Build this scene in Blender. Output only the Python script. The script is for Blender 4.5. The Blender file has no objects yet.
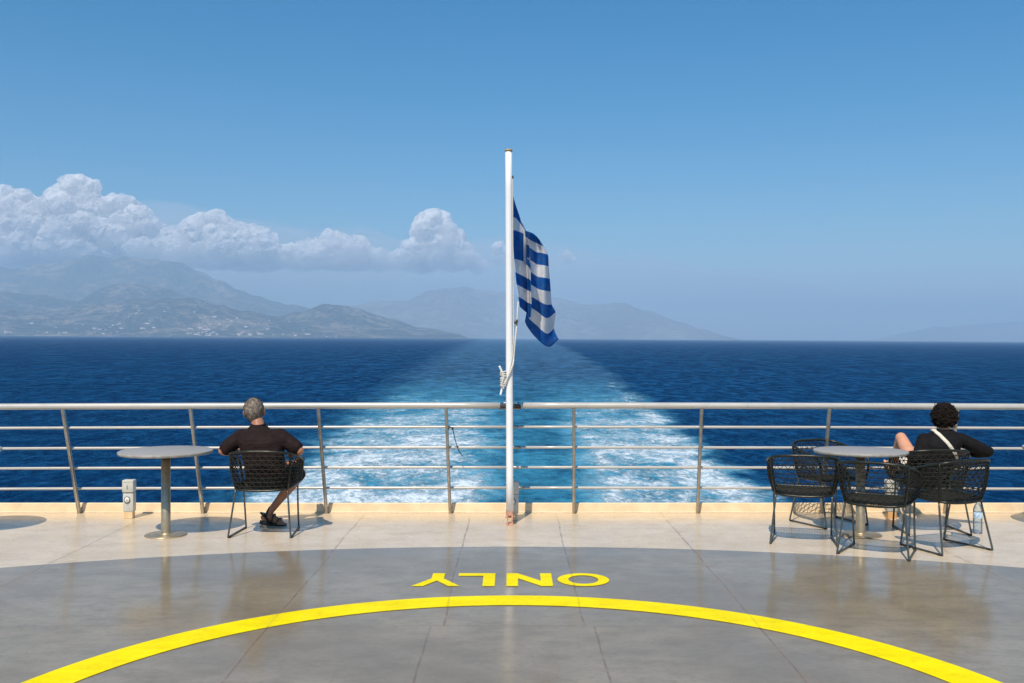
import bpy, bmesh, math, random
from mathutils import Vector, Matrix, noise
random.seed(7)
C = bpy.context.scene.collection
R = math.radians
F = 1002.0; HY = 340.0; EYE = 1.77
SEA_H = 18.0
TILT = R(0.365)   # heel of the ship against the true horizon
TRIM = R(0.125)

# ------------------------------------------------------------------ helpers
def P(px, py, d):
    return Vector(((px-512)/F*d, d, EYE-(py-HY)/F*d))
def link(o, parent=None):
    C.objects.link(o)
    if parent is not None: o.parent = parent
    return o
def tag(o, label=None, cat=None, group=None, kind=None):
    if label: o['label'] = label
    if cat: o['category'] = cat
    if group: o['group'] = group
    if kind: o['kind'] = kind
    return o
def empty(name, loc=(0,0,0), rz=0, **k):
    o = bpy.data.objects.new(name, None); o.empty_display_size = .1
    o.location = loc; o.rotation_euler = (0,0,rz)
    C.objects.link(o); return tag(o, **k)
def obj(name, bm, mats, parent=None, smooth=True, local=True, **k):
    me = bpy.data.meshes.new(name)
    if isinstance(bm, bmesh.types.BMesh):
        bm.to_mesh(me); bm.free()
    else:
        me = bm
    if not isinstance(mats, (list, tuple)): mats = [mats]
    for m in mats: me.materials.append(m)
    for p in me.polygons: p.use_smooth = smooth
    o = bpy.data.objects.new(name, me)
    if parent is not None and not local:       # vertices given in world space
        me.transform(root_matrix(parent).inverted())
    link(o, parent)
    return tag(o, **k)
def root_matrix(o):
    m = Matrix.Translation(o.location) @ o.rotation_euler.to_matrix().to_4x4()
    return (root_matrix(o.parent) @ m) if o.parent else m
def auto_sharp(o, ang=35):
    me = o.data
    bm = bmesh.new(); bm.from_mesh(me)
    for e in bm.edges:
        if len(e.link_faces) == 2 and e.calc_face_angle(0) > R(ang): e.smooth = False
    bm.to_mesh(me); bm.free()
    return o
def add_box(bm, c, s, bevel=0.0, rot=None, mi=0, seg=2):
    r = bmesh.ops.create_cube(bm, size=1)
    vs = r['verts']
    for v in vs: v.co = Vector((v.co.x*s[0], v.co.y*s[1], v.co.z*s[2]))
    fs = set(f for v in vs for f in v.link_faces)
    if bevel:
        es = list(set(e for v in vs for e in v.link_edges))
        rr = bmesh.ops.bevel(bm, geom=es, offset=bevel, segments=seg, affect='EDGES', profile=.5)
        fs = set(f for f in rr['faces']) | set(f for f in fs if f.is_valid)
        vs = list(set(v for f in fs for v in f.verts))
    M = Matrix.Translation(c)
    if rot is not None: M = M @ rot
    for v in vs: v.co = M @ v.co
    for f in fs:
        if f.is_valid: f.material_index = mi
def catmull(pts, n=6):
    pts = [Vector(p) for p in pts]; out = []
    for i in range(len(pts)-1):
        p0 = pts[max(i-1,0)]; p1 = pts[i]; p2 = pts[i+1]; p3 = pts[min(i+2,len(pts)-1)]
        for k in range(n):
            t = k/n
            out.append(.5*((2*p1)+(-p0+p2)*t+(2*p0-5*p1+4*p2-p3)*t*t+(-p0+3*p1-3*p2+p3)*t**3))
    out.append(pts[-1]); return out
def add_tube(bm, pts, r, seg=8, cap=True, mi=0, flat=None):
    pts = [Vector(p) for p in pts]
    rr = r if isinstance(r, (list,tuple)) else [r]*len(pts)
    t0 = (pts[1]-pts[0]).normalized()
    up = Vector((0,0,1)) if abs(t0.z) < .9 else Vector((1,0,0))
    n = (up - t0*up.dot(t0)).normalized()
    rings = []
    for i, p in enumerate(pts):
        if i == 0: t = t0
        elif i == len(pts)-1: t = (pts[i]-pts[i-1]).normalized()
        else:
            t = ((pts[i+1]-p).normalized()+(p-pts[i-1]).normalized())
            t = t.normalized() if t.length > 1e-6 else t0
        n = (n - t*n.dot(t)).normalized(); b = t.cross(n)
        ring = []
        for k in range(seg):
            a = 2*math.pi*k/seg
            ring.append(bm.verts.new(p + rr[i]*(math.cos(a)*n*(flat or 1) + math.sin(a)*b)))
        rings.append(ring)
    for i in range(len(rings)-1):
        for k in range(seg):
            f = bm.faces.new((rings[i][k], rings[i][(k+1)%seg], rings[i+1][(k+1)%seg], rings[i+1][k])); f.material_index = mi
    if cap:
        f = bm.faces.new(list(reversed(rings[0]))); f.material_index = mi
        f = bm.faces.new(rings[-1]); f.material_index = mi
def add_lathe(bm, prof, c=(0,0,0), seg=48, mi=0):
    rings = []
    for r, z in prof:
        if r < 1e-6: rings.append([bm.verts.new((c[0],c[1],c[2]+z))])
        else: rings.append([bm.verts.new((c[0]+r*math.cos(2*math.pi*k/seg), c[1]+r*math.sin(2*math.pi*k/seg), c[2]+z)) for k in range(seg)])
    for a, b in zip(rings, rings[1:]):
        for k in range(seg):
            k2 = (k+1)%seg
            if len(a) == 1 and len(b) == 1: continue
            if len(a) == 1: f = bm.faces.new((a[0], b[k2], b[k]))
            elif len(b) == 1: f = bm.faces.new((a[k], a[k2], b[0]))
            else: f = bm.faces.new((a[k], a[k2], b[k2], b[k]))
            f.material_index = mi
def add_ball(bm, c, r, rot=None, sub=3, mi=0):
    rr = bmesh.ops.create_icosphere(bm, subdivisions=sub, radius=1)
    s = r if isinstance(r,(tuple,list)) else (r,r,r)
    M = Matrix.Translation(c)
    if rot is not None: M = M @ rot
    for v in rr['verts']:
        v.co = M @ Vector((v.co.x*s[0], v.co.y*s[1], v.co.z*s[2]))
    for v in rr['verts']:
        for f in v.link_faces: f.material_index = mi
def add_capsule(bm, a, b, ra, rb):
    a = Vector(a); b = Vector(b)
    d = b-a; L = d.length
    q = Vector((0,0,1)).rotation_difference(d.normalized()).to_matrix().to_4x4()
    M = Matrix.Translation(a) @ q
    prof = [(0,-ra)]
    for k in range(1,5):
        t = k/5*math.pi/2; prof.append((ra*math.sin(t), -ra*math.cos(t)))
    n = 4
    for k in range(n+1):
        prof.append((ra+(rb-ra)*k/n, L*k/n))
    for k in range(4,0,-1):
        t = k/5*math.pi/2; prof.append((rb*math.sin(t), L+rb*math.cos(t)))
    prof.append((0, L+rb))
    b2 = bmesh.new(); add_lathe(b2, prof, seg=14)
    b2.transform(M); me = bpy.data.meshes.new('t'); b2.to_mesh(me); b2.free()
    bm.from_mesh(me); bpy.data.meshes.remove(me)
def chain(bm, pts):
    for (p, r), (q, s) in zip(pts, pts[1:]): add_capsule(bm, p, q, r, s)
def remesh(bm, voxel=.006, smooth=4, fac=.5):
    me = bpy.data.meshes.new('tmp'); bm.to_mesh(me); bm.free()
    o = bpy.data.objects.new('tmp', me); C.objects.link(o)
    m = o.modifiers.new('r','REMESH'); m.mode = 'VOXEL'; m.voxel_size = voxel
    if smooth:
        s = o.modifiers.new('s','SMOOTH'); s.iterations = smooth; s.factor = fac
    dg = bpy.context.evaluated_depsgraph_get(); dg.update()
    res = bpy.data.meshes.new_from_object(o.evaluated_get(dg))
    C.objects.unlink(o); bpy.data.objects.remove(o); bpy.data.meshes.remove(me)
    return res

# ------------------------------------------------------------------ node helpers
class NT:
    def __init__(s, nt): s.nt = nt; s.x = 0
    def n(s, t, **k):
        nd = s.nt.nodes.new(t)
        for a, v in k.items(): setattr(nd, a, v)
        return nd
    def put(s, sock, v):
        if hasattr(v, 'is_output'): s.nt.links.new(v, sock)
        elif v is not None: sock.default_value = v
    def m(s, op, a, b=None, c=None, clamp=False):
        nd = s.n('ShaderNodeMath', operation=op); nd.use_clamp = clamp
        s.put(nd.inputs[0], a)
        if b is not None: s.put(nd.inputs[1], b)
        if c is not None: s.put(nd.inputs[2], c)
        return nd.outputs[0]
    def vm(s, op, a, b=None, sc=None):
        nd = s.n('ShaderNodeVectorMath', operation=op); s.put(nd.inputs[0], a)
        if b is not None: s.put(nd.inputs[1], b)
        if sc is not None: s.put(nd.inputs['Scale'], sc)
        return nd.outputs[0]
    def noise(s, vec, scale, detail=3, rough=.55, dist=0):
        nd = s.n('ShaderNodeTexNoise'); s.put(nd.inputs['Vector'], vec)
        nd.inputs['Scale'].default_value = scale; nd.inputs['Detail'].default_value = detail
        nd.inputs['Roughness'].default_value = rough; nd.inputs['Distortion'].default_value = dist
        return nd.outputs[0]
    def mr(s, v, a, b, c=0., d=1., smooth=True):
        nd = s.n('ShaderNodeMapRange'); nd.interpolation_type = 'SMOOTHSTEP' if smooth else 'LINEAR'
        s.put(nd.inputs['Value'], v)
        for i, q in zip(('From Min','From Max','To Min','To Max'), (a,b,c,d)): s.put(nd.inputs[i], q)
        return nd.outputs[0]
    def mix(s, f, a, b, mode='MIX'):
        nd = s.n('ShaderNodeMix', data_type='RGBA', blend_type=mode)
        s.put(nd.inputs[0], f)
        s.put(nd.inputs[6], tuple(a)+(1,) if isinstance(a,(tuple,list)) and len(a)==3 else a)
        s.put(nd.inputs[7], tuple(b)+(1,) if isinstance(b,(tuple,list)) and len(b)==3 else b)
        return nd.outputs[2]
    def xyz(s, v):
        nd = s.n('ShaderNodeSeparateXYZ'); s.put(nd.inputs[0], v); return nd.outputs
    def comb(s, x, y, z):
        nd = s.n('ShaderNodeCombineXYZ')
        for i, q in enumerate((x,y,z)): s.put(nd.inputs[i], q)
        return nd.outputs[0]
    def co(s, which='Object'): return s.n('ShaderNodeTexCoord').outputs[which]
    def pos(s): return s.n('ShaderNodeNewGeometry').outputs['Position']
    def bump(s, h, strength=.3, dist=.01):
        nd = s.n('ShaderNodeBump'); s.put(nd.inputs['Strength'], strength); nd.inputs['Distance'].default_value = dist
        s.put(nd.inputs['Height'], h); return nd.outputs[0]
def material(name):
    m = bpy.data.materials.new(name); m.use_nodes = True
    nt = m.node_tree; nt.nodes.clear()
    N = NT(nt); out = N.n('ShaderNodeOutputMaterial')
    return m, N, out
def principled(name, col, rough=.5, metal=0., spec=.5, var=.12, vscale=8., bump=0., bscale=60., col2=None, coat=0.):
    """paint / metal / cloth with slight unevenness of colour and gloss"""
    m, N, out = material(name)
    p = N.n('ShaderNodeBsdfPrincipled')
    co = N.co()
    nz = N.noise(co, vscale, 4, .6)
    dark = tuple(c*(1-var) for c in col); lite = tuple(min(1,c*(1+var)) for c in col)
    c = N.mix(N.mr(nz, .3, .7), dark if col2 is None else col2, lite)
    N.put(p.inputs['Base Color'], c)
    N.put(p.inputs['Roughness'], N.mr(N.noise(co, vscale*1.7, 3), .3, .7, max(0,rough-.06), min(1,rough+.08)))
    p.inputs['Metallic'].default_value = metal
    p.inputs['Specular IOR Level'].default_value = spec
    p.inputs['Coat Weight'].default_value = coat
    if bump: N.put(p.inputs['Normal'], N.bump(N.noise(co, bscale, 3), bump, .004))
    N.nt.links.new(p.outputs[0], out.inputs['Surface'])
    return m

# ------------------------------------------------------------------ materials
def deck_material(name, base, alt, rust_amt, rough, kerb_tint=False, weld=1.0, spec=.4):
    m, N, out = material(name)
    p = N.n('ShaderNodeBsdfPrincipled')
    ps = N.pos(); X, Y, Z = N.xyz(ps)
    wob = N.m('MULTIPLY', N.m('SUBTRACT', N.noise(ps, .9, 2), .5), .05)
    n1 = N.noise(ps, .55, 5, .6); n2 = N.noise(N.vm('MULTIPLY', ps, (1,1.6,1)), 3.5, 6, .65); n3 = N.noise(ps, 26, 3, .6)
    streak = N.noise(N.vm('MULTIPLY', ps, (1.0,.16,1)), 4.0, 4, .6)
    c = N.mix(N.mr(n1, .38, .62), base, alt)
    c = N.mix(N.mr(n2, .38, .70, 0, .62), c, tuple(q*.78 for q in base))
    c = N.mix(N.mr(n3, .45, .8, 0, .28), c, tuple(q*.62 for q in base))
    c = N.mix(N.mr(streak, .55, .78, 0, .25), c, tuple(min(1,q*1.18) for q in base))
    # dried water marks with their own outlines
    wm = N.noise(ps, 1.9, 2, .5, .6)
    ringm = N.m('SUBTRACT', 1, N.mr(N.m('ABSOLUTE', N.m('SUBTRACT', wm, .52)), 0, .012))
    c = N.mix(N.m('MULTIPLY', ringm, .16), c, tuple(q*.7 for q in base))
    # welded plate seams
    def line(expr, w): return N.m('SUBTRACT', 1, N.mr(N.m('ABSOLUTE', expr), w*.35, w))
    xs = N.m('ADD', X, wob)
    front = N.mr(Y, 6.19, 6.20)
    seams = None
    for xv, side in ((-3.66,0),(-1.5,0),(-.43,1),(.45,1),(1.52,0),(3.64,0),(-5.6,0),(5.6,0),(-.507,-1),(.507,-1)):
        l = line(N.m('SUBTRACT', xs, xv), .010)
        if side == 1: l = N.m('MULTIPLY', l, front)
        if side == -1: l = N.m('MULTIPLY', l, N.m('SUBTRACT', 1, front))
        seams = l if seams is None else N.m('MAXIMUM', seams, l)
    for yv in (6.19, 3.6, 1.0, 9.55):
        seams = N.m('MAXIMUM', seams, N.m('MULTIPLY', line(N.m('SUBTRACT', N.m('ADD', Y, wob), yv), .010), .45 if yv != 9.55 else .2))
    broken = N.mr(N.noise(ps, 6, 3), .35, .6, .25, 1)
    sm = N.m('MULTIPLY', N.m('MULTIPLY', seams, broken), weld)
    c = N.mix(N.m('MULTIPLY', sm, .6), c, (.16,.09,.045))
    # rust haze beside seams
    halo = None
    for xv in (-3.66,-1.5,1.52,3.64):
        h = N.m('SUBTRACT', 1, N.mr(N.m('ABSOLUTE', N.m('SUBTRACT', xs, xv)), .0, .09))
        halo = h if halo is None else N.m('MAXIMUM', halo, h)
    c = N.mix(N.m('MULTIPLY', N.m('MULTIPLY', halo, N.mr(n2,.4,.7)), rust_amt), c, (.42,.27,.13))
    if kerb_tint:
        # yellowed and rust-run strip that is really there along the kerb
        k = N.mr(N.m('ADD', Y, N.m('MULTIPLY', N.m('SUBTRACT', n2, .5), .9)), 9.55, 10.35)
        c = N.mix(N.m('MULTIPLY', k, .75), c, (.74,.56,.34))
    if weld < 1:      # scuffed road-marking paint
        sc_ = N.mr(N.noise(N.vm('MULTIPLY', ps, (1,2.4,1)), 9, 6, .75, .4), .60, .74, 0, .38)
        c = N.mix(sc_, c, (.50,.42,.10))
        c = N.mix(N.mr(N.noise(ps, 60, 3, .7), .66, .74, 0, .6), c, (.28,.24,.13))
    p.inputs['IOR'].default_value = 1.5
    N.put(p.inputs['Base Color'], c)
    N.put(p.inputs['Roughness'], N.mr(N.m('ADD', N.m('MULTIPLY', n2, .6), N.m('MULTIPLY', streak, .5)), .35, .75, rough-.03, rough+.09))
    p.inputs['Specular IOR Level'].default_value = spec
    h = N.m('ADD', N.m('MULTIPLY', N.noise(ps, 5, 3), .8), N.m('MULTIPLY', n3, .10))
    h = N.m('ADD', h, N.m('MULTIPLY', sm, .5))
    N.put(p.inputs['Normal'], N.bump(h, .09, .012))
    N.nt.links.new(p.outputs[0], out.inputs['Surface'])
    return m
M_deck = deck_material('deck_cream', (.66,.53,.365), (.75,.62,.45), .35, .22, True)
M_grey = deck_material('deck_grey', (.252,.205,.137), (.33,.275,.19), .22, .12, spec=.44)
M_yel = deck_material('deck_yellow', (.96,.77,.0), (1.0,.83,.0), .08, .40, False, .45, .03)
M_kerb = principled('kerb_cream', (.82,.63,.40), .45, var=.1, vscale=5, bump=.1, bscale=20, col2=(.74,.56,.34))
M_hull = principled('hull_white', (.62,.60,.56), .4, var=.08, vscale=.6)
M_rail = principled('rail_steel_paint', (.54,.52,.47), .32, metal=.12, var=.04, vscale=4)
M_post = principled('post_steel', (.36,.34,.30), .35, metal=.7, var=.18, vscale=14)
M_steel = principled('brushed_steel', (.50,.42,.29), .42, metal=.75, var=.12, vscale=20)  # warm base tint includes the deck's yellowish reflection on the table pedestals
M_dark = principled('dark_coupling', (.06,.05,.04), .5, var=.3, vscale=30)
M_pole = principled('pole_white', (.90,.90,.89), .35, var=.03, vscale=3, coat=.2)
M_rust = principled('rusty_pink_primer', (.58,.32,.24), .7, var=.3, vscale=40, bump=.3, col2=(.40,.19,.09))
M_rope = principled('white_rope', (.72,.69,.62), .9, var=.15, vscale=120, bump=.5, bscale=200)
M_black = principled('black_rubber', (.015,.014,.013), .6, var=.3, vscale=60)
M_weave = principled('black_weave', (.010,.011,.007), .7, var=.35, vscale=50)
M_frame = principled('chair_frame_dark', (.018,.021,.014), .35, metal=.2, var=.2, vscale=20)
M_leg = principled('chair_leg_grey', (.10,.11,.10), .35, metal=.5, var=.2, vscale=20)
M_top = principled('table_top_laminate', (.34,.325,.30), .5, var=.1, vscale=60)
M_edge = principled('table_edge', (.34,.32,.28), .5, var=.2, vscale=20)
M_box = principled('socket_box_grey', (.56,.56,.50), .45, var=.08, vscale=20)
M_white = principled('white_plastic', (.78,.77,.73), .4, var=.05, vscale=20)
M_ped = principled('pedestal_rusting', (.80,.62,.38), .6, var=.08, vscale=16, bump=.2, col2=(.68,.44,.20))
M_pedr = principled('pedestal_orange_rust', (.60,.26,.06), .7, var=.25, vscale=25, bump=.3, col2=(.62,.42,.22))
M_skin = principled('skin_tanned', (.42,.19,.11), .5, var=.12, vscale=14, spec=.35)
M_skin2 = principled('skin_light', (.66,.33,.20), .5, var=.08, vscale=14, spec=.35)
M_shirt = principled('brown_black_cotton', (.019,.010,.009), .85, var=.25, vscale=9, spec=.2)
M_top2 = principled('black_cotton', (.008,.007,.0075), .85, var=.25, vscale=9, spec=.2)
M_short = principled('black_shorts', (.012,.012,.014), .85, var=.25, vscale=9, spec=.2)
M_strap = principled('cream_strap', (.72,.67,.55), .7, var=.08, vscale=40)
M_hairg = principled('grey_hair', (.27,.215,.16), .7, var=.4, vscale=38, col2=(.085,.07,.058))
M_hairb = principled('black_curls', (.016,.010,.007), .75, var=.5, vscale=40, spec=.25)
M_eye = principled('eye_white', (.7,.7,.68), .2, var=.02)

# ------------------------------------------------------------------ setting: deck
bm = bmesh.new()
vs = [bm.verts.new(c) for c in ((-9,-8,0),(9,-8,0),(9,10.30,0),(-9,10.30,0))]
bm.faces.new(vs)
deck = obj('deck', bm, M_deck, smooth=False, kind='structure')
def arc_sheet(cx, cy, ro, ri, z, y_min, n=160):
    bm = bmesh.new(); prev = None
    for i in range(n+1):
        a = math.pi*2*i/n
        o = bm.verts.new((cx+ro*math.cos(a), cy+ro*math.sin(a), z)); q = bm.verts.new((cx+ri*math.cos(a), cy+ri*math.sin(a), z))
        if prev: bm.faces.new((prev[0], o, q, prev[1]))
        prev = (o, q)
    bmesh.ops.remove_doubles(bm, verts=bm.verts, dist=1e-4)
    for f in bm.faces:
        f.normal_update()
        if f.normal.z < 0: f.normal_flip()
    return bm
# grey paint: a wide disc segment clipped to the deck
bm = bmesh.new(); RG = 10.3; cyg = 8.57-RG
top = [(x, cyg+math.sqrt(RG*RG-x*x)) for x in [(-8.9+17.8*i/120) for i in range(121)]]
vs = [bm.verts.new((x,y,.003)) for x,y in top]; vb = [bm.verts.new((x,-7.9,.003)) for x,y in top]
for i in range(120): bm.faces.new((vb[i],vb[i+1],vs[i+1],vs[i]))
obj('deck_paint', bm, M_grey, smooth=False, kind='structure')
obj('painted_ring', arc_sheet(.0, 4.225, 2.69, 2.44, .007, 0), M_yel, smooth=False, kind='structure')

# painted word ONLY, read from the far side (turned by 180 degrees)
y0, y1 = 7.18, 7.575     # tops of the letters are at the near side (y0)
def letter(polys, x0, x1):
    """polys in letter space: u right, v up, 0..1; mapped turned by 180 degrees"""
    bm = bmesh.new()
    for poly in polys:
        pts = [bm.verts.new((x1-(x1-x0)*u, y1-(y1-y0)*v, .007)) for u, v in poly]
        f = bm.faces.new(pts); f.normal_update()
        if f.normal.z < 0: f.normal_flip()
    bmesh.ops.remove_doubles(bm, verts=bm.verts, dist=1e-5)
    return bm
O = []
for i in range(40):
    a, b = 2*math.pi*i/40, 2*math.pi*(i+1)/40
    O.append([(.5+.5*math.cos(a),.5+.5*math.sin(a)),(.5+.5*math.cos(b),.5+.5*math.sin(b)),(.5+.29*math.cos(b),.5+.33*math.sin(b)),(.5+.29*math.cos(a),.5+.33*math.sin(a))])
Nn = [[(0,0),(.25,0),(.25,1),(0,1)], [(.25,1),(.25,.62),(.75,0),(.75,.38)], [(.75,0),(1,0),(1,1),(.75,1)]]
Nn[1] = [(.25,.995),(.25,.60),(.75,.005),(.75,.40)]
L = [[(0,.21),(.32,.21),(.32,1),(0,1)], [(0,0),(1,0),(1,.21),(0,.21)]]
Yl = [[(.37,0),(.63,0),(.63,.42),(.37,.42)], [(.0,1),(.37,.42),(.5,.58),(.24,1)], [(1,1),(.76,1),(.5,.58),(.63,.42)], [(.37,.42),(.63,.42),(.5,.58)]]
word = empty('painted_word', (0,7.4,0), label='yellow word ONLY painted upside down on the grey deck', cat='deck marking')
for polys, a, b, lb in ((O,.335,.715,'letter O'),(Nn,-.04,.295,'letter N'),(L,-.40,-.125,'letter L'),(Yl,-.725,-.375,'letter Y')):
    obj('letter', letter(polys, a, b), M_yel, word, smooth=False, local=False, label='yellow painted '+lb)

# kerb, hull
bm = bmesh.new()
prof = [(10.262,-.002),(10.274,.092),(10.280,.099),(10.300,.099),(10.300,-.002)]
ra = [bm.verts.new((-9,y,z)) for y,z in prof]; rb = [bm.verts.new((9,y,z)) for y,z in prof]
for i in range(len(prof)): j = (i+1)%len(prof); bm.faces.new((ra[i],rb[i],rb[j],ra[j]))
bm.faces.new(list(reversed(ra))); bm.faces.new(rb)
bmesh.ops.recalc_face_normals(bm, faces=bm.faces)
kerb = obj('kerb', bm, M_kerb, smooth=False, kind='structure')
bm = bmesh.new()
pts = []
for i in range(181):
    x = -8.98+17.96*i/180
    pts.append((x, 10.258+.002*math.sin(x*7)+.003*noise.noise(Vector((x*6,0,0))), .006))
add_tube(bm, pts, [.0055+.002*noise.noise(Vector((p[0]*9,3,0))) for p in pts], 6)
M_weld = principled('weld_bead_paint', (.86,.74,.54), .4, var=.06, vscale=30)
obj('weld_bead', bm, M_weld, kerb, local=False)
bm = bmesh.new()
add_box(bm, (0,1.15,-8.9), (18,18.3,17.6), .05)
hull = obj('hull', bm, M_hull, smooth=False, kind='structure')

# ------------------------------------------------------------------ railing
def rail_y(z): return 10.292-.345*z
POSTX = [1.262*(i+.5) for i in range(-7,7)]
rail = empty('railing', (0,10.25,0), label='grey steel stern railing with a thick top rail along the deck edge', cat='railing')
def camber(x): return .012*(1-(x/5.1)**2)
def railpts(z, x0, x1, n=24):
    return [(x0+(x1-x0)*i/n, rail_y(z), z+camber(x0+(x1-x0)*i/n)) for i in range(n+1)]
xl, xr = -.118, .088
bm = bmesh.new()
add_tube(bm, railpts(1.11, -8.9, xl), .031, 16)
obj('top_rail', bm, M_rail, rail, local=False)
bm = bmesh.new()
add_tube(bm, railpts(1.11, xr, 8.9), .031, 16)
obj('top_rail', bm, M_rail, rail, local=False)
for (a, b, s) in ((xl-.005, -.03, 1), (.0, xr+.005, -1)):
    bm = bmesh.new()
    xm = (a+b)/2; L_ = abs(b-a)
    add_box(bm, (xm, rail_y(1.11)+.004, 1.11-.012+.012), (L_,.05,.034), .004)
    add_box(bm, (xm, rail_y(1.11)-.022, 1.11+.012), (L_*.75,.012,.03), .003)
    add_tube(bm, [(xm-s*L_*.15,rail_y(1.11)-.02,1.145),(xm-s*L_*.15,rail_y(1.11)-.02,1.158)], .008, 8)
    c = obj('rail_coupling', bm, M_dark, rail, local=False)
    bm = bmesh.new(); add_box(bm, (xm, rail_y(1.11)-.005, 1.150), (L_*.45,.04,.010), .003)
    obj('lug', bm, M_white, c, local=False)
bm = bmesh.new(); add_box(bm, (-.02, rail_y(1.11)+.005, 1.095), (.21,.03,.022), .003)
obj('connecting_bar', bm, M_post, rail, local=False)
LOW = (.892,.6805,.471,.254)
for z, gx in zip(LOW, (.055,.08,.062,.115)):
    bm = bmesh.new()
    add_tube(bm, railpts(z, -8.9, -.01), .0135, 10)
    obj('lower_rail', bm, M_rail, rail, local=False)
    bm = bmesh.new()
    add_tube(bm, railpts(z, gx, 8.9), .0135, 10)
    r_ = obj('lower_rail', bm, M_rail, rail, local=False)
    bm = bmesh.new()
    add_tube(bm, railpts(z, -.012, gx+.004, 3), .0165, 10)
    obj('sleeve', bm, M_post, r_, local=False)
for x in POSTX:
    bm = bmesh.new()
    top_, bot = Vector((x-.02, rail_y(1.08)-.024, 1.085+camber(x))), Vector((x, 10.228, 0))
    ax = (top_-bot); Lp = ax.length
    rot = Vector((0,0,1)).rotation_difference(ax.normalized()).to_matrix().to_4x4()
    add_box(bm, (top_+bot)/2, (.030,.040,Lp), .006, rot)
    p_ = obj('post', bm, M_post, rail, local=False); auto_sharp(p_)
    bm = bmesh.new()
    add_box(bm, (x+.012, 10.256, .03), (.010,.022,.06), .002)
    obj('gusset', bm, M_post, p_, local=False)
# dark cord tied to a post
cord = bmesh.new()
q = P(451,428,9.93)
pts = catmull([P(448.5,429.5,9.94), P(449,427.8,9.91), P(451,427.4,9.90), P(452.6,428.4,9.91), P(453,430,9.95), P(454,435,9.96), P(455.5,441,9.97), P(457.5,447,9.98), P(459.5,452,9.99), P(462.5,456,10.0)], 5)
add_tube(cord, pts, .004, 6)
add_ball(cord, P(452.6,428.6,9.91), (.012,.012,.014), sub=2)
obj('cord', cord, M_black, tag(rail) and None, label='thin dark cord tied around a railing post left of the flagpole', cat='cord')

# ------------------------------------------------------------------ flagpole, rope, cleat
PD = 9.62
pole = empty('flagpole', (P(510,520,PD).x, PD, 0), label='tall white flagpole standing at the middle of the stern railing', cat='flagpole')
b0 = P(509.9, 512, PD); t0 = P(508.6, 151, PD)
bm = bmesh.new()
add_tube(bm, [b0.lerp(t0, i/10) for i in range(11)], [.035-.0025*i/10 for i in range(11)], 24)
obj('pole', bm, M_pole, pole, local=False)
bm = bmesh.new(); add_tube(bm, [t0+Vector((0,0,-.004)), t0+Vector((0,0,.014)), t0+Vector((0,0,.016))], [.037,.037,.02], 24)
M_cap = principled('brassy_cap', (.45,.33,.14), .5, var=.3, vscale=60)
obj('cap', bm, M_cap, pole, local=False)
bm = bmesh.new()
bx, bz = b0.x, b0.z
add_tube(bm, [(bx,PD,bz-.03),(bx,PD,bz+.01)], [.040,.038], 20)
for s in (-1,1):
    add_box(bm, (bx+s*.022, PD-.005, .045), (.014,.06,.10), .003)
add_tube(bm, [(bx-.045,PD-.01,.075),(bx+.045,PD-.01,.075)], .011, 10)
add_box(bm, (bx, PD-.005, .005), (.075,.09,.010), .003)
hinge = obj('hinge', bm, M_rust, pole, local=False); auto_sharp(hinge)
bm = bmesh.new()
for s in (-1,1):
    add_tube(bm, [(bx+s*.03,PD+.03,.10),(bx+s*.03,PD+.03,.14)], .01, 8)
add_box(bm, (bx+.005, PD+.04, .118), (.065,.02,.035), .004)
obj('bolt', bm, M_rust, pole, local=False)
# cleat
cl = bmesh.new()
ca, cb = P(499.3,366,PD-.02), P(500.5,395,PD-.02); cm = P(504.5,380,PD-.01)
add_tube(cl, catmull([ca, P(502.2,373,PD-.01), P(502.8,380,PD-.01), P(502.2,387,PD-.01), cb], 5), [.010]*5+[.013]*11+[.010]*5, 10)
add_box(cl, P(505.5,380,PD), (.05,.025,.07), .004)
obj('cleat', cl, M_pole, pole, local=False)
# small block at pole
bm = bmesh.new(); add_box(bm, P(512.6,177,PD), (.02,.02,.025), .003); obj('halyard_sheave', bm, M_dark, pole, local=False)
# halyard: lines + wraps
hal = bmesh.new()
for k in range(9):
    y = 372+k*1.7
    tilt = random.uniform(-1.6,1.6)
    pts = []
    for i in range(17):
        a = 2*math.pi*i/16
        pts.append(P(503.2+2.7*math.cos(a), y+tilt*math.cos(a)+random.uniform(-.2,.2), PD-.01+.035*math.sin(a)))
    add_tube(hal, pts, .0068, 6)
add_tube(hal, catmull([P(501.5,371,PD-.05),P(503.5,377,PD-.055),P(502,384,PD-.055),P(504,389,PD-.05)],5), .0075, 6)
add_tube(hal, catmull([P(504.5,384,PD-.045),P(507,379,PD-.05),P(510,372,PD-.05),P(513,364,PD-.04),P(513.8,355,PD-.02),P(515,342,PD),P(516.3,330,PD+.01),P(517,322,PD+.02),P(517.6,310,PD+.02),P(518.2,302,PD+.03)],6), .0085, 7)
add_tube(hal, catmull([P(504.8,387,PD-.045),P(507.8,376,PD-.05),P(511,364,PD-.045),P(513.2,345,PD-.03),P(513.6,322,PD),P(513.2,290,PD),P(512.8,240,PD),P(512.7,200,PD),P(512.7,178,PD)],6), .0048, 6)
halyard = obj('halyard', hal, M_rope, None, label='off-white halyard rope wound on the cleat and running up the pole to the flag', cat='rope')
bm = bmesh.new()
add_ball(bm, P(515.6,322.5,PD), (.014,.012,.018), sub=2); add_box(bm, P(517.2,321,PD-.005), (.018,.016,.03), .003)
obj('toggle', bm, M_dark, halyard, local=False)

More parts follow.
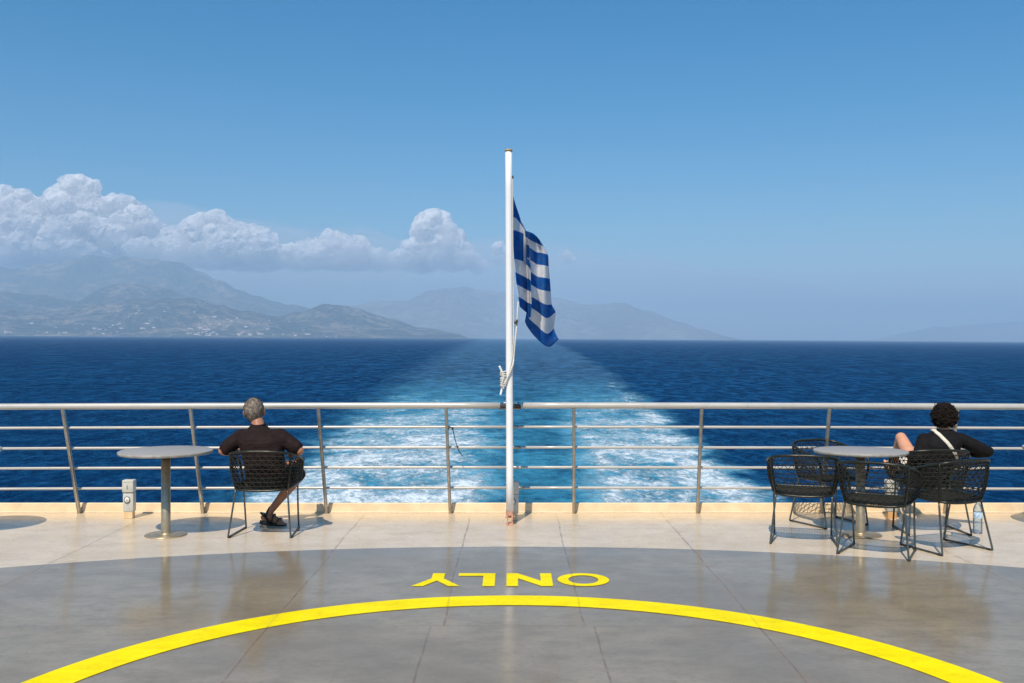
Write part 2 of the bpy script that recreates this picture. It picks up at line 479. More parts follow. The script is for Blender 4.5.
# flag ----------------------------------------------------------
US = [0,.09,.155,.42,.56,.78,.9,1.0]
DEP = [0,.22,.38,.30,.52,.62,.70,.78]
ROWS = {0:[(51,10),(66,62),(88,125),(110,172),(106,172),(135,182),(154,195),(168,212)],
2:[(53,112),(72,125),(100,165),(124,235),(104,225),(150,262),(178,268),(203,275)],
3:[(54,170),(75,176),(102,190),(128,290),(108,280),(155,315),(183,320),(207,325)],
5:[(60,293),(80,298),(102,307),(130,345),(118,385),(160,420),(190,428),(216,432)],
6:[(65,350),(85,360),(108,372),(131,390),(122,440),(165,472),(196,488),(220,488)],
7:[(70,402),(90,412),(112,424),(133,440),(120,485),(165,522),(200,545),(236,522)],
8:[(78,455),(96,465),(115,478),(134,492),(112,530),(160,580),(200,612),(230,590)],
9:[(84,497),(98,510),(116,525),(130,540),(106,560),(150,626),(206,668),(250,636)]}
def interp1(xs, ys, x):
    for i in range(len(xs)-1):
        if x <= xs[i+1] or i == len(xs)-2:
            h = xs[i+1]-xs[i]; t = (x-xs[i])/h
            def sl(j):
                if j == 0: return (ys[1]-ys[0])/(xs[1]-xs[0])
                if j == len(xs)-1: return (ys[-1]-ys[-2])/(xs[-1]-xs[-2])
                return (ys[j+1]-ys[j-1])/(xs[j+1]-xs[j-1])
            a, b = sl(i), sl(i+1)
            return (2*t**3-3*t*t+1)*ys[i]+(t**3-2*t*t+t)*h*a+(-2*t**3+3*t*t)*ys[i+1]+(t**3-t*t)*h*b
rk = sorted(ROWS)
def flagpt(u, v):
    xs_ = [interp1(US,[p[0] for p in ROWS[r]],u) for r in rk]
    ys_ = [interp1(US,[p[1] for p in ROWS[r]],u) for r in rk]
    X = interp1(rk, xs_, v*9); Y = interp1(rk, ys_, v*9)
    d = PD + .035 + interp1(US, DEP, u)*(.55+.45*v)
    d += (.045*math.sin(u*24+v*3.5)+.02*math.sin(v*9+u*7))*min(1,u*4)
    return P(500+X/4.26, 190+Y/4.26, d)
me = bpy.data.meshes.new('flag'); NU, NV = 90, 70
verts = [flagpt(i/NU, j/NV) for j in range(NV+1) for i in range(NU+1)]
faces = [(j*(NU+1)+i, j*(NU+1)+i+1, (j+1)*(NU+1)+i+1, (j+1)*(NU+1)+i) for j in range(NV) for i in range(NU)]
me.from_pydata(verts, [], faces)
uv = me.uv_layers.new(name='UVMap')
for lp in me.loops:
    vi = lp.vertex_index; uv.data[lp.index].uv = ((vi % (NU+1))/NU, (vi//(NU+1))/NV)
m, N, out = material('flag_cloth')
U, V, W = N.xyz(N.co('UV'))
stripe = N.m('GREATER_THAN', N.m('MODULO', N.m('MULTIPLY', V, 4.5), 1), .5)     # 1 = white
can = N.m('MULTIPLY', N.m('LESS_THAN', U, .37), N.m('LESS_THAN', V, 5/9))
crh = N.m('MULTIPLY', N.m('GREATER_THAN', V, 2/9), N.m('LESS_THAN', V, 3/9))
crv = N.m('MULTIPLY', N.m('GREATER_THAN', U, .148), N.m('LESS_THAN', U, .222))
cross = N.m('MAXIMUM', crh, crv)
wmask = N.m('ADD', N.m('MULTIPLY', can, cross), N.m('MULTIPLY', N.m('SUBTRACT', 1, can), stripe))
fcol = N.mix(wmask, (.018,.15,.50), (.88,.88,.90))
fcol = N.mix(N.mr(N.noise(N.co('UV'), 12, 3), .4, .7, 0, .15), fcol, (.3,.35,.45))
dif = N.n('ShaderNodeBsdfDiffuse'); tr = N.n('ShaderNodeBsdfTranslucent'); mx = N.n('ShaderNodeMixShader')
N.put(dif.inputs[0], fcol); N.put(tr.inputs[0], fcol); mx.inputs[0].default_value = .36
N.put(dif.inputs['Normal'], N.bump(N.noise(N.vm('MULTIPLY', N.co('UV'), (14,5,1)), 1.6, 3), .5, .02))
N.nt.links.new(dif.outputs[0], mx.inputs[1]); N.nt.links.new(tr.outputs[0], mx.inputs[2]); N.nt.links.new(mx.outputs[0], out.inputs[0])
flag = obj('flag', me, m, label='blue and white striped flag with a white cross in its corner, drooping from the pole', cat='flag')
sd = flag.modifiers.new('thick','SOLIDIFY'); sd.thickness = .0015

# ------------------------------------------------------------------ socket boxes
def power_box(px, d, label, ped, hidden=False):
    x = (px-512)/F*d
    e = empty('power_socket_box', (x,d,0), label=label, cat='socket box', group='socket boxes along the kerb')
    bm = bmesh.new(); add_box(bm, (0,0,.035), (.095,.08,.07), .004)
    obj('pedestal', bm, ped, e)
    bm = bmesh.new(); add_box(bm, (0,0,.165), (.115,.09,.19), .006)
    b = obj('box', bm, M_box, e); auto_sharp(b)
    bm = bmesh.new(); add_box(bm, (0,-.008,.327), (.125,.10,.125), .010)
    add_box(bm, (.0,-.0585,.375), (.11,.004,.012), .001)
    c = obj('cover', bm, M_box, e); auto_sharp(c)
    bm = bmesh.new(); add_box(bm, (-.004,-.0585,.315), (.007,.004,.042), .001)
    obj('slot', bm, M_dark, c)
    bm = bmesh.new()
    add_lathe(bm, [(0,0),(.030,0),(.034,.003),(.034,.010),(.030,.010)], seg=32)
    bm.transform(Matrix.Translation((-.008,-.044,.19)) @ Matrix.Rotation(R(90),4,'X') )
    s = obj('socket_ring', bm, M_dark, b)
    bm = bmesh.new()
    add_lathe(bm, [(0,.012),(.026,.012),(.029,.004)], seg=32)
    bm.transform(Matrix.Translation((-.008,-.044,.19)) @ Matrix.Rotation(R(90),4,'X') )
    obj('socket_lid', bm, M_white, b)
    bm = bmesh.new(); add_box(bm, (-.006,-.0575,.185), (.010,.003,.010), .001); add_box(bm, (-.014,-.0575,.197), (.005,.003,.005), .001)
    obj('keyhole', bm, M_dark, b)
    for sx in (-.05,.05):
        for sz in (.28,.375):
            bm = bmesh.new(); add_ball(bm, (sx*.96,-.058,sz), .004, sub=1)
            obj('screw', bm, M_post, c)
    e.scale = (.9,.9,.985)
    return e
power_box(129.5, 9.96, 'small grey socket box on a cream pedestal near the left table', M_ped)
power_box(513.2, 9.86, 'grey socket box half hidden behind the white flagpole', M_ped)
power_box(891, 9.97, 'grey socket box on an orange rusty pedestal behind the right table', M_pedr)

# ------------------------------------------------------------------ tables
def make_table():
    e = empty('round_table')
    bm = bmesh.new(); add_lathe(bm, [(0,.770),(.404,.770),(.410,.767)], seg=72)
    obj('tabletop', bm, M_top, e)
    bm = bmesh.new(); add_lathe(bm, [(.410,.767),(.413,.764),(.413,.747),(.407,.742),(0,.742)], seg=72)
    obj('edge_band', bm, M_edge, e)
    bm = bmesh.new(); add_lathe(bm, [(.041,.012),(.041,.71),(.0,.71)], seg=32); 
    add_lathe(bm, [(.055,.012),(.055,.020),(.041,.024)], seg=32)
    obj('pedestal', bm, M_steel, e)
    bm = bmesh.new(); add_lathe(bm, [(0,.741),(.14,.741),(.14,.730),(.05,.70)], seg=32); obj('mounting_plate', bm, M_post, e)
    bm = bmesh.new(); add_lathe(bm, [(.185,0),(.187,.006),(.180,.012),(.0,.015)], seg=56); obj('base_plate', bm, M_steel, e)
    return e
def copy_tree(o, parent=None):
    c = o.copy(); C.objects.link(c)
    if parent is not None: c.parent = parent
    for ch in [x for x in bpy.data.objects if x.parent == o]: copy_tree(ch, c)
    return c
T0 = make_table()
tabs = [(-3.14,9.09,'empty round grey table beside the seated man at left'),
        (3.165,9.1,'round grey table ringed by black woven chairs at right'),
        (-5.12,9.16,'round grey table beyond the left edge whose shadow falls on the deck'),
        (5.21,9.33,'round grey table beyond the right edge whose shadow falls on the deck')]
for i, (x,y,lb) in enumerate(tabs):
    t = T0 if i == 0 else copy_tree(T0)
    t.location = (x,y,0); t.rotation_euler = (0, R(1.0) if i == 1 else 0, i*1.3)
    tag(t, lb, 'table', 'round tables on the stern deck')

# ------------------------------------------------------------------ chairs
def mirror(pts): return [(-x,y,z) for x,y,z in reversed(pts[1:])] + list(pts)
RIM = [(0,-.29,.778),(.15,-.283,.773),(.245,-.245,.76),(.29,-.16,.737),(.305,-.02,.703),(.298,.13,.668)]
BAS = [(0,-.24,.420),(.12,-.235,.424),(.205,-.205,.43),(.248,-.12,.436),(.262,0,.442),(.265,.13,.447)]
def sample(pts, n):
    c = catmull(pts, 12)
    L = [0]
    for a,b in zip(c,c[1:]): L.append(L[-1]+(b-a).length)
    out = []; j = 0
    for i in range(n+1):
        s = L[-1]*i/n
        while j < len(L)-2 and L[j+1] < s: j += 1
        t = (s-L[j])/max(1e-9, L[j+1]-L[j]); out.append(c[j].lerp(c[j+1], t))
    return out
def make_chair():
    e = empty('woven_armchair')
    NA = 40
    rim = sample(mirror(RIM), NA); bas = sample(mirror(BAS), NA)
    # rim tube continuing down as the front arm loops to the seat frame
    side = [(.298,.13,.668),(.299,.185,.64),(.290,.205,.58),(.278,.205,.50),(.264,.19,.447)]
    full = [(-x,y,z) for x,y,z in reversed(side[1:])] + [tuple(v) for v in rim[::4]] + side[1:]
    bm = bmesh.new(); add_tube(bm, catmull(full, 4), .0125, 9)
    for s in (-1,1):
        add_tube(bm, catmull([(s*.272,-.212,.75),(s*.262,-.2,.62),(s*.245,-.185,.50),(s*.232,-.17,.432)],4), .011, 8)
    obj('rim_frame', bm, M_frame, e)
    front = [(.265,.13,.447),(.262,.20,.447),(.235,.235,.447),(.12,.245,.445),(0,.247,.444)]
    loop = mirror(BAS); loop = loop + [tuple(v) for v in front[1:]] + [(-x,y,z) for x,y,z in reversed(front[:-1])]
    bm = bmesh.new(); add_tube(bm, catmull(loop+[loop[0]], 5), .011, 8)
    obj('seat_frame', bm, M_frame, e)
    # woven back and arms
    bm = bmesh.new(); NR = 9
    def pt(i, v, bulge=.0):
        a, b = bas[i], rim[i]
        p = a.lerp(b, v)
        n = Vector((p.x, p.y+.05, 0)).normalized()
        return p + n*(.018*math.sin(math.pi*v)+bulge)
    for r in range(1, NR):
        v = r/NR
        add_tube(bm, [pt(i, v, .002*(-1)**i) for i in range(NA+1)], .0040, 4)
    for r in range(NR):
        pts = [pt(i, (r + ((i+r) % 2))/NR, .001) for i in range(NA+1)]
        add_tube(bm, pts, .0040, 4)
    obj('woven_back', bm, M_weave, e)
    # woven seat
    bm = bmesh.new()
    def inside(x, y):
        w = .262 if y > 0 else .262-.02*(-y/.12) if y > -.12 else .242*math.sqrt(max(0,1-((-y-.12)/.122)**2))
        if y > .19: w = .262*math.sqrt(max(0, 1-((y-.19)/.06)**2))
        return w
    def sz(x, y): return .441-.028*max(0,1-(x/.26)**2)*max(0,1-((y-.0)/.25)**2)
    ny = 19
    for k in range(ny):
        y = -.232+.47*(k+.5)/ny; w = inside(0,y)
        if w < .03: continue
        n = 14
        add_tube(bm, [(-w+2*w*i/n, y, sz(-w+2*w*i/n,y)) for i in range(n+1)], .0045, 4)
    for k in range(22):
        x = -.25+.5*(k+.5)/22
        ys = [yy for yy in [(-.24+.484*j/60) for j in range(61)] if inside(0,yy) > abs(x)]
        if len(ys) < 3: continue
        a, b = ys[0], ys[-1]
        add_tube(bm, [(x+.006*(-1)**j, a+(b-a)*j/14, sz(x,a+(b-a)*j/14)+.001) for j in range(15)], .0036, 4)
    obj('woven_seat', bm, M_weave, e)
    for s in (-1,1):
        bm = bmesh.new()
        raw = [(s*.232,-.165,.432),(s*.252,-.20,.25),(s*.277,-.243,.035),(s*.279,-.243,.012),(s*.277,-.225,.0095),(s*.263,0,.0095),(s*.250,.222,.0095),(s*.248,.240,.014),(s*.248,.236,.04),(s*.250,.195,.25),(s*.256,.155,.44)]
        add_tube(bm, catmull(raw, 3), .0085, 8)
        l = obj('sled_leg', bm, M_leg, e)
        for yy, xx in ((-.215,.2765),(.215,.2505)):
            bm = bmesh.new(); add_box(bm, (s*xx, yy, .0075), (.022,.045,.014), .004)
            obj('glide', bm, M_black, l)
    return e
CH = make_chair()
chairs = [(-2.255,9.19,0,'black woven armchair the grey-haired man sits in'),
  (2.575,8.86,-15,'empty black woven armchair standing leftmost of the right group'),
  (3.07,9.68,-156.5,'empty black woven armchair behind the right table, its back to the railing'),
  (3.05,8.34,-31,'empty black woven armchair in front of the right table, turned slightly right'),
  (3.68,8.53,23,'empty black woven armchair directly behind the curly-haired person, angled left'),
  (3.87,9.29,-1,'black woven armchair the curly-haired person sits in')]
for i, (x,y,a,lb) in enumerate(chairs):
    c = CH if i == 0 else copy_tree(CH)
    c.location = (x,y,0); c.rotation_euler.z = R(a)
    tag(c, lb, 'chair', 'black woven armchairs on the stern deck')

# ------------------------------------------------------------------ people
def basis(fwd, up):
    f = Vector(fwd).normalized(); u = Vector(up); u = (u-f*u.dot(f)).normalized(); r = f.cross(u)
    return Matrix((r, f, u)).transposed().to_4x4()     # local x=right, y=forward, z=up
def head(bm, c, fwd, up, s=1.0):
    M = Matrix.Translation(c) @ basis(fwd, up)
    def B(p, r, rot=None): add_ball(bm, M @ Vector(p)*1, tuple(q*s for q in r), rot=M.to_3x3().to_4x4() @ (rot or Matrix.Identity(4)), sub=3)
    def Q(p): return Vector(p)*s
    B(Q((0,-.012,.028)), (.074,.092,.086))
    B(Q((0,.020,-.01)), (.066,.070,.092))
    B(Q((0,.040,-.065)), (.046,.045,.040))
    B(Q((0,.075,-.092)), (.022,.018,.018))
    B(Q((0,.086,.022)), (.052,.014,.012))          # brow
    for sx in (-1,1):
        B(Q((sx*.038,.066,-.018)), (.024,.022,.022)) # cheek
        B(Q((sx*.077,-.006,-.004)), (.010,.020,.032), Matrix.Rotation(R(15),4,'X'))
        B(Q((sx*.084,-.012,.006)), (.006,.016,.022))
    a, b = M @ Q((0,.090,.012)), M @ Q((0,.112,-.026)); add_capsule(bm, a, b, .008*s, .013*s)
    for sx in (-1,1): B(Q((sx*.011,.102,-.030)), (.009,.009,.008))
    B(Q((0,.090,-.052)), (.024,.011,.0065)); B(Q((0,.088,-.064)), (.021,.011,.007))
    return M
def eyes(parent, M, s=1.0):
    for sx in (-1,1):
        bm = bmesh.new(); add_ball(bm, M @ (Vector((sx*.031,.078,.003))*s), .0125*s, sub=2)
        e = obj('eye', bm, M_eye, parent, local=False)
        bm = bmesh.new(); add_ball(bm, M @ (Vector((sx*.031,.0865,.003))*s), .0055*s, sub=2)
        obj('iris', bm, M_black, e, local=False)
def hand(bm, wrist, fwd, up, side, curl=.5, s=1.0):
    """side=+1 when the thumb leaves towards local +x"""
    M = Matrix.Translation(wrist) @ basis(fwd, up)
    def Q(p): return M @ (Vector(p)*s)
    chain(bm, [(Q((0,-.01,0)),.024*s),(Q((0,.02,0)),.025*s)])
    for k in range(4):
        x = (-.027+.018*k)*side*-1
        chain(bm, [(Q((x*.5,.015,0)),.017*s),(Q((x,.072,0)),.0125*s)])
        L = (.072,.082,.078,.062)[k]; a = 0; p = Vector((x,.078,0)); r = .0092
        pts = [(Q(p), r*s)]
        for j, f in enumerate((.45,.32,.23)):
            a += curl*(.9,1.1,.8)[j]
            p = p+Vector((x*.03,math.cos(a),-math.sin(a)))*L*f; pts.append((Q(p), (r-.0008*(j+1))*s))
        chain(bm, pts)
    t = side
    chain(bm, [(Q((.012*t,.012,-.004)),.017*s),(Q((.036*t,.040,-.014)),.0125*s),(Q((.046*t,.066,-.024)),.0105*s),(Q((.044*t,.088,-.034)),.0088*s)])
def foot(bm, ankle, toe_dir, up, s=1.0):
    M = Matrix.Translation(ankle) @ basis(toe_dir, up)
    def Q(p): return M @ (Vector(p)*s)
    chain(bm, [(Q((0,-.045,-.055)),.030*s),(Q((0,.0,-.03)),.036*s),(Q((0,.07,-.052)),.033*s),(Q((.004,.135,-.066)),.026*s)])
    chain(bm, [(Q((0,-.04,-.06)),.027*s),(Q((0,.13,-.072)),.024*s)])
    chain(bm, [(Q((-.02,.10,-.07)),.020*s),(Q((-.026,.175,-.078)),.013*s)])
    for k in range(4): chain(bm, [(Q((-.004+.014*k,.12,-.072)),.014*s),(Q((-.002+.015*k,.168-.012*k,-.079)),.0095*s)])
    return M
def sandal(parent, M, mat, s=1.0):
    bm = bmesh.new()
    out = []
    for i in range(28):
        a = 2*math.pi*i/28; y = .055+.132*math.sin(a); w = .037+.008*math.sin(a)
        out.append((w*math.cos(a)*1.08+.002, y))
    lo = [bm.verts.new(M @ (Vector((x,y,-.118))*s)) for x,y in out]; hi = [bm.verts.new(M @ (Vector((x,y,-.086))*s)) for x,y in out]
    bm.faces.new(list(reversed(lo))); bm.faces.new(hi)
    for i in range(28): bm.faces.new((lo[i],lo[(i+1)%28],hi[(i+1)%28],hi[i]))
    sole = obj('sandal', bm, mat, parent, local=False)
    bm = bmesh.new()
    def arch(y0, y1, h, w, z0=-.09, r=.012):
        pts = []
        for i in range(13):
            a = math.pi*i/12
            pts.append(M @ (Vector((w*math.cos(a), y0+(y1-y0)*i/12, z0+h*math.sin(a)))*s))
        add_tube(bm, pts, r*s, 8, flat=.45)
    arch(.11,.12,.055,.044); arch(.06,.05,.082,.044); arch(-.005,-.005,.085,.040,-.04,.013)
    pts = [M @ (Vector((.040*math.cos(a), -.02+.058*math.sin(a)*-1, -.03+.012*math.sin(a)))*s) for a in [math.pi*i/12 for i in range(13)]]
    add_tube(bm, pts, .014*s, 8, flat=.45)
    for sx in (-1,1):
        add_tube(bm, [M @ (Vector(p)*s) for p in ((sx*.042,.05,-.09),(sx*.042,.0,-.05),(sx*.038,-.04,-.032))], .011*s, 8, flat=.5)
    obj('strap', bm, mat, sole, local=False)
def torso(bm, secs, n=26):
    """secs: (centre, half width, half depth, yaw) elliptical sections lofted"""
    rings = []
    for c, w, d, tilt in secs:
        c = Vector(c); ring = []
        for k in range(n):
            a = 2*math.pi*k/n
            ca, sa = math.cos(a), math.sin(a)
            x = w*math.copysign(abs(ca)**.85, ca); y = d*math.copysign(abs(sa)**.9, sa)
            ring.append(bm.verts.new(c+Vector((x, y, x*tilt))))
        rings.append(ring)
    for a, b in zip(rings, rings[1:]):
        for k in range(n): bm.faces.new((a[k],a[(k+1)%n],b[(k+1)%n],b[k]))
    bm.faces.new(list(reversed(rings[0]))); bm.faces.new(rings[-1])
def wrinkle(me, amp=.004, sc=14, org=(0,0,0)):
    nrm = [v.normal.copy() for v in me.vertices]
    for v, nn in zip(me.vertices, nrm):
        q = Vector((v.co.x*sc, v.co.y*sc, v.co.z*sc*1.8))
        w = noise.noise(q + Vector((noise.noise(q*.5)*2, 0, 0)))
        v.co += nn*amp*(1-2*abs(w))
    return me

# ---- man
man = empty('person', (-2.255,9.19,0), label='grey-haired man in a dark brown T-shirt and sandals seated facing the sea', cat='person')
hc = Vector((-2.378,9.25,1.100)); HF = Vector((-.12,1,.02)); HU = Vector((-.10,.02,1))
bm = bmesh.new()
secs = [((-2.255,9.20,.45),.165,.12,0),((-2.255,9.19,.52),.175,.125,0),((-2.26,9.15,.62),.165,.115,0),((-2.27,9.13,.74),.178,.118,0),((-2.285,9.14,.84),.195,.12,0),((-2.30,9.165,.905),.185,.10,.0),((-2.315,9.18,.95),.11,.075,0)]
torso(bm, secs)
chain(bm, [((-2.315,9.175,.93),.07),((-2.335,9.20,1.0),.058),((-2.36,9.235,1.07),.055)])
MS = 1.13
Mh = head(bm, hc, HF, HU, MS)
SL, SR = Vector((-2.475,9.165,.885)), Vector((-2.118,9.165,.89))
EL, ER = Vector((-2.625,9.10,.765)), Vector((-1.93,9.10,.765))
WL, WR = Vector((-2.535,9.35,.722)), Vector((-2.02,9.35,.722))
for s_, e_, w_ in ((SL,EL,WL),(SR,ER,WR)):
    chain(bm, [(s_,.062),(s_.lerp(e_,.5),.052),(e_,.042),(e_.lerp(w_,.3),.044),(w_,.027)])
hand(bm, WL+Vector((.0,.02,0)), (.15,1,-.05), (0,0,1), 1, .45)
hand(bm, WR+Vector((-.01,.02,0)), (-.5,1,-.05), (0,0,1), -1, .45)
# legs: right shin runs back under the seat, left ankle lies on the right knee
HL, HR = Vector((-2.34,9.24,.50)), Vector((-2.16,9.24,.50))
KR = Vector((-2.035,9.62,.485)); AR = Vector((-2.325,9.60,.118))
KL = Vector((-2.50,9.60,.56)); AL = Vector((-2.16,9.74,.565))
chain(bm, [(HR,.088),(HR.lerp(KR,.5),.074),(KR,.056),(KR.lerp(AR,.32),.054),(KR.lerp(AR,.7),.038),(AR,.033)])
chain(bm, [(HL,.088),(HL.lerp(KL,.5),.072),(KL,.056),(KL.lerp(AL,.32),.054),(KL.lerp(AL,.7),.038),(AL,.033)])
Mr = foot(bm, AR, (1,-.28,-.16), (.12,.08,1), 1.04)
Ml = foot(bm, AL, (.05,1,.5), (-.9,-.1,.5), .95)
obj('body', remesh(bm, .0065, 4), M_skin, man, local=False)
eyes(man, Mh, MS)
sandal(man, Mr, M_black, 1.04); sandal(man, Ml, M_black, .95)
# T-shirt
bm = bmesh.new()
torso(bm, [((c[0],c[1],c[2]), w+.014, d+.016, t) for (c,w,d,t) in secs[1:6]]+[((-2.318,9.18,.955),.10,.078,0),((-2.325,9.188,.985),.072,.066,0)])
for s_, e_ in ((SL,EL),(SR,ER)):
    m_ = s_.lerp(e_, .80); inn = s_.lerp(Vector((-2.30,9.16,.88)), .45)
    chain(bm, [(inn,.068),(s_,.070),(s_.lerp(e_,.45),.068),(m_,.066)])
obj('t_shirt', wrinkle(remesh(bm, .007, 5), .0045, 13), M_shirt, man, local=False)
bm = bmesh.new()
pts = [Vector((-2.328+.060*math.cos(a), 9.192+.058*math.sin(a), .998+.012*math.sin(a))) for a in [2*math.pi*i/24 for i in range(25)]]
add_tube(bm, pts, .011, 8)
obj('collar', bm, M_shirt, man, local=False)
# shorts
bm = bmesh.new()
torso(bm, [((-2.255,9.20,.44),.172,.128,0),((-2.255,9.19,.52),.184,.136,0),((-2.258,9.16,.60),.176,.128,0)])
chain(bm, [(HR,.094),(HR.lerp(KR,.45),.086),(HR.lerp(KR,.86),.076)])
chain(bm, [(HL,.094),(HL.lerp(KL,.45),.084),(HL.lerp(KL,.84),.074)])
obj('shorts', wrinkle(remesh(bm, .008, 4), .004, 12), M_short, man, local=False)
# short grey hair: fine clumps standing on the scalp
def scalp_dir():
    while True:
        v = Vector((random.gauss(0,1),random.gauss(0,1),random.gauss(0,1))).normalized()
        return v
bm = bmesh.new()
base = bmesh.new(); add_ball(base, (0,-.014,.030), (.0775,.096,.0895), sub=4)
geo = [v.co.copy() for v in base.verts]; fc = [[v.index for v in f.verts] for f in base.faces]; base.free()
keep = lambda p: p.z > (.055 if p.y > .055 else .0 if p.y > .0 else -.062+.3*max(0,p.y+.02)) 
vm_ = {}
for f in fc:
    if all(keep(geo[i]) for i in f):
        vs = []
        for i in f:
            if i not in vm_:
                p = geo[i] + geo[i].normalized()*(.0045*noise.noise(geo[i]*70)+.002)
                if p.z < 0 and p.y < 0: p = Vector((p.x*(1+p.z*1.0), p.y*1.0+(-p.z)*.10, p.z*1.45))
                vm_[i] = bm.verts.new(Mh @ (p*MS))
            vs.append(vm_[i])
        bm.faces.new(vs)
for k in range(2600):
    d = scalp_dir(); p = Vector((d.x*.0775, -.014+d.y*.096, .030+d.z*.0895))
    if not keep(p): continue
    flow = Vector((random.uniform(-.4,.4), -.5, -.9 if p.y < -.02 else -.1))
    tip = p + d*.007 + (flow - d*flow.dot(d)).normalized()*random.uniform(.010,.02)
    side_ = d.cross(flow).normalized()*.0022
    if p.z < 0: p = Vector((p.x*(1+p.z*1.0), p.y+(-p.z)*.10, p.z*1.45)); tip = Vector((tip.x*(1+p.z*1.0), tip.y+(-tip.z)*.10, tip.z*1.45))
    a_, b_, c_ = bm.verts.new(Mh @ ((p-side_)*MS)), bm.verts.new(Mh @ ((p+side_)*MS)), bm.verts.new(Mh @ (tip*MS))
    bm.faces.new((a_,b_,c_))
obj('hair', bm, M_hairg, man, local=False)

# ---- curly-haired person
per = empty('person', (3.87,9.29,0), label='curly-haired person in a black top with a cream strap, one bare knee raised', cat='person')
bm = bmesh.new()
secs = [((3.88,9.28,.45),.160,.115,0),((3.885,9.27,.52),.168,.12,0),((3.90,9.23,.62),.150,.105,0),((3.92,9.21,.74),.160,.105,0),((3.945,9.22,.82),.172,.105,0),((3.965,9.24,.875),.165,.09,0),((3.99,9.25,.915),.10,.07,0)]
torso(bm, secs)
hc2 = Vector((4.005,9.28,1.035)); S2 = 1.04
chain(bm, [((3.985,9.25,.90),.062),((4.0,9.26,.95),.050),((4.005,9.275,1.01),.047)])
Mh2 = head(bm, hc2, (.42,1,-.10), (-.02,.1,1), S2)
SL, SR = Vector((3.80,9.235,.845)), Vector((4.135,9.235,.85))
EL, ER = Vector((3.70,9.14,.68)), Vector((4.365,9.20,.745))
WL, WR = Vector((3.675,9.33,.615)), Vector((4.20,9.40,.70))
for s_, e_, w_ in ((SL,EL,WL),(SR,ER,WR)):
    chain(bm, [(s_,.054),(s_.lerp(e_,.5),.045),(e_,.037),(e_.lerp(w_,.3),.038),(w_,.024)])
hand(bm, WL+Vector((0,.015,.0)), (.05,1,.35), (-.35,-.2,1), 1, .6, .93)
hand(bm, WR+Vector((-.01,.01,0)), (-.5,1,-.3), (0,0,1), -1, .4, .93)
HL, HR = Vector((3.80,9.33,.51)), Vector((3.965,9.33,.51))
KL, AL = Vector((3.762,9.69,.825)), Vector((3.785,9.95,.50))
KR, AR = Vector((3.985,9.70,.76)), Vector((3.95,9.96,.50))
for h_, k_, a_ in ((HL,KL,AL),(HR,KR,AR)):
    chain(bm, [(h_,.088),(h_.lerp(k_,.5),.070),(k_,.052),(k_.lerp(a_,.32),.048),(k_.lerp(a_,.7),.037),(a_,.032)])
M1 = foot(bm, AL, (0,.75,.66), (0,-.6,.8), .93); M2 = foot(bm, AR, (0,.75,.66), (0,-.6,.8), .93)
obj('body', remesh(bm, .0065, 4), M_skin2, per, local=False)
eyes(per, Mh2, S2)
sandal(per, M1, M_black, .93); sandal(per, M2, M_black, .93)
bm = bmesh.new()
torso(bm, [((c[0],c[1],c[2]), w+.016, d+.018, t) for (c,w,d,t) in secs[1:6]]+[((3.985,9.25,.918),.115,.08,0),((3.995,9.256,.942),.068,.062,0)])
for s_, e_, w_ in ((SL,EL,WL),(SR,ER,WR)):
    inn = s_.lerp(Vector((3.96,9.235,.84)), .45)
    chain(bm, [(inn,.064),(s_,.064),(s_.lerp(e_,.5),.060),(e_,.052),(e_.lerp(w_,.45),.046)])
obj('top', wrinkle(remesh(bm, .007, 5), .005, 12), M_top2, per, local=False)
bm = bmesh.new()
torso(bm, [((3.88,9.28,.44),.168,.124,0),((3.885,9.27,.52),.178,.13,0),((3.895,9.25,.58),.168,.12,0)])
chain(bm, [(HL,.095),(HL.lerp(KL,.35),.090)]); chain(bm, [(HR,.095),(HR.lerp(KR,.45),.088)])
obj('shorts', wrinkle(remesh(bm, .008, 4), .004, 12), M_short, per, local=False)
# strap over the back: follows the top's surface
from mathutils.bvhtree import BVHTree
topo = [o for o in bpy.data.objects if o.name.startswith('top') and o.parent == per][0]
wm_ = root_matrix(per)
bvh = BVHTree.FromPolygons([wm_ @ v.co for v in topo.data.vertices], [tuple(p.vertices) for p in topo.data.polygons])
bm = bmesh.new()
a2, b2 = P(935.5,431.5,9.2), P(956.5,456,9.1)
ring = []
for i in range(26):
    t = -.05+1.25*i/25
    p = a2.lerp(b2, t); dirp = (b2-a2).normalized(); sdv = Vector((dirp.z,0,-dirp.x))
    row = []
    for k in (-1,0,1):
        o_ = p+sdv*k*.0165; hit = bvh.ray_cast(Vector((o_.x, 8.6, o_.z)), Vector((0,1,0)))
        y = hit[0].y-.006 if hit[0] is not None else (ring[-1][1].y if ring else 9.2)
        row.append(Vector((o_.x, y, o_.z)))
    my = min(r.y for r in row); ring.append([Vector((r.x, my, r.z)) for r in row])
# over-the-shoulder end: goes forward
first = [Vector((r.x-.004, r.y+.07, r.z+.006)) for r in ring[0]]; ring.insert(0, first)
vr = [[bm.verts.new(q) for q in row] for row in ring]
for a_, b_ in zip(vr, vr[1:]):
    for k in range(2): bm.faces.new((a_[k],a_[k+1],b_[k+1],b_[k]))
st = obj('bag_strap', bm, M_strap, per, local=False)
sm_ = st.modifiers.new('t','SOLIDIFY'); sm_.thickness = .003
bm = bmesh.new(); q = P(955.5,453.5,9.08); add_box(bm, (q.x, ring[-4][1].y-.006, q.z), (.035,.008,.03), .003, Matrix.Rotation(R(40),4,'Y'))
obj('buckle', bm, M_steel, st, local=False)
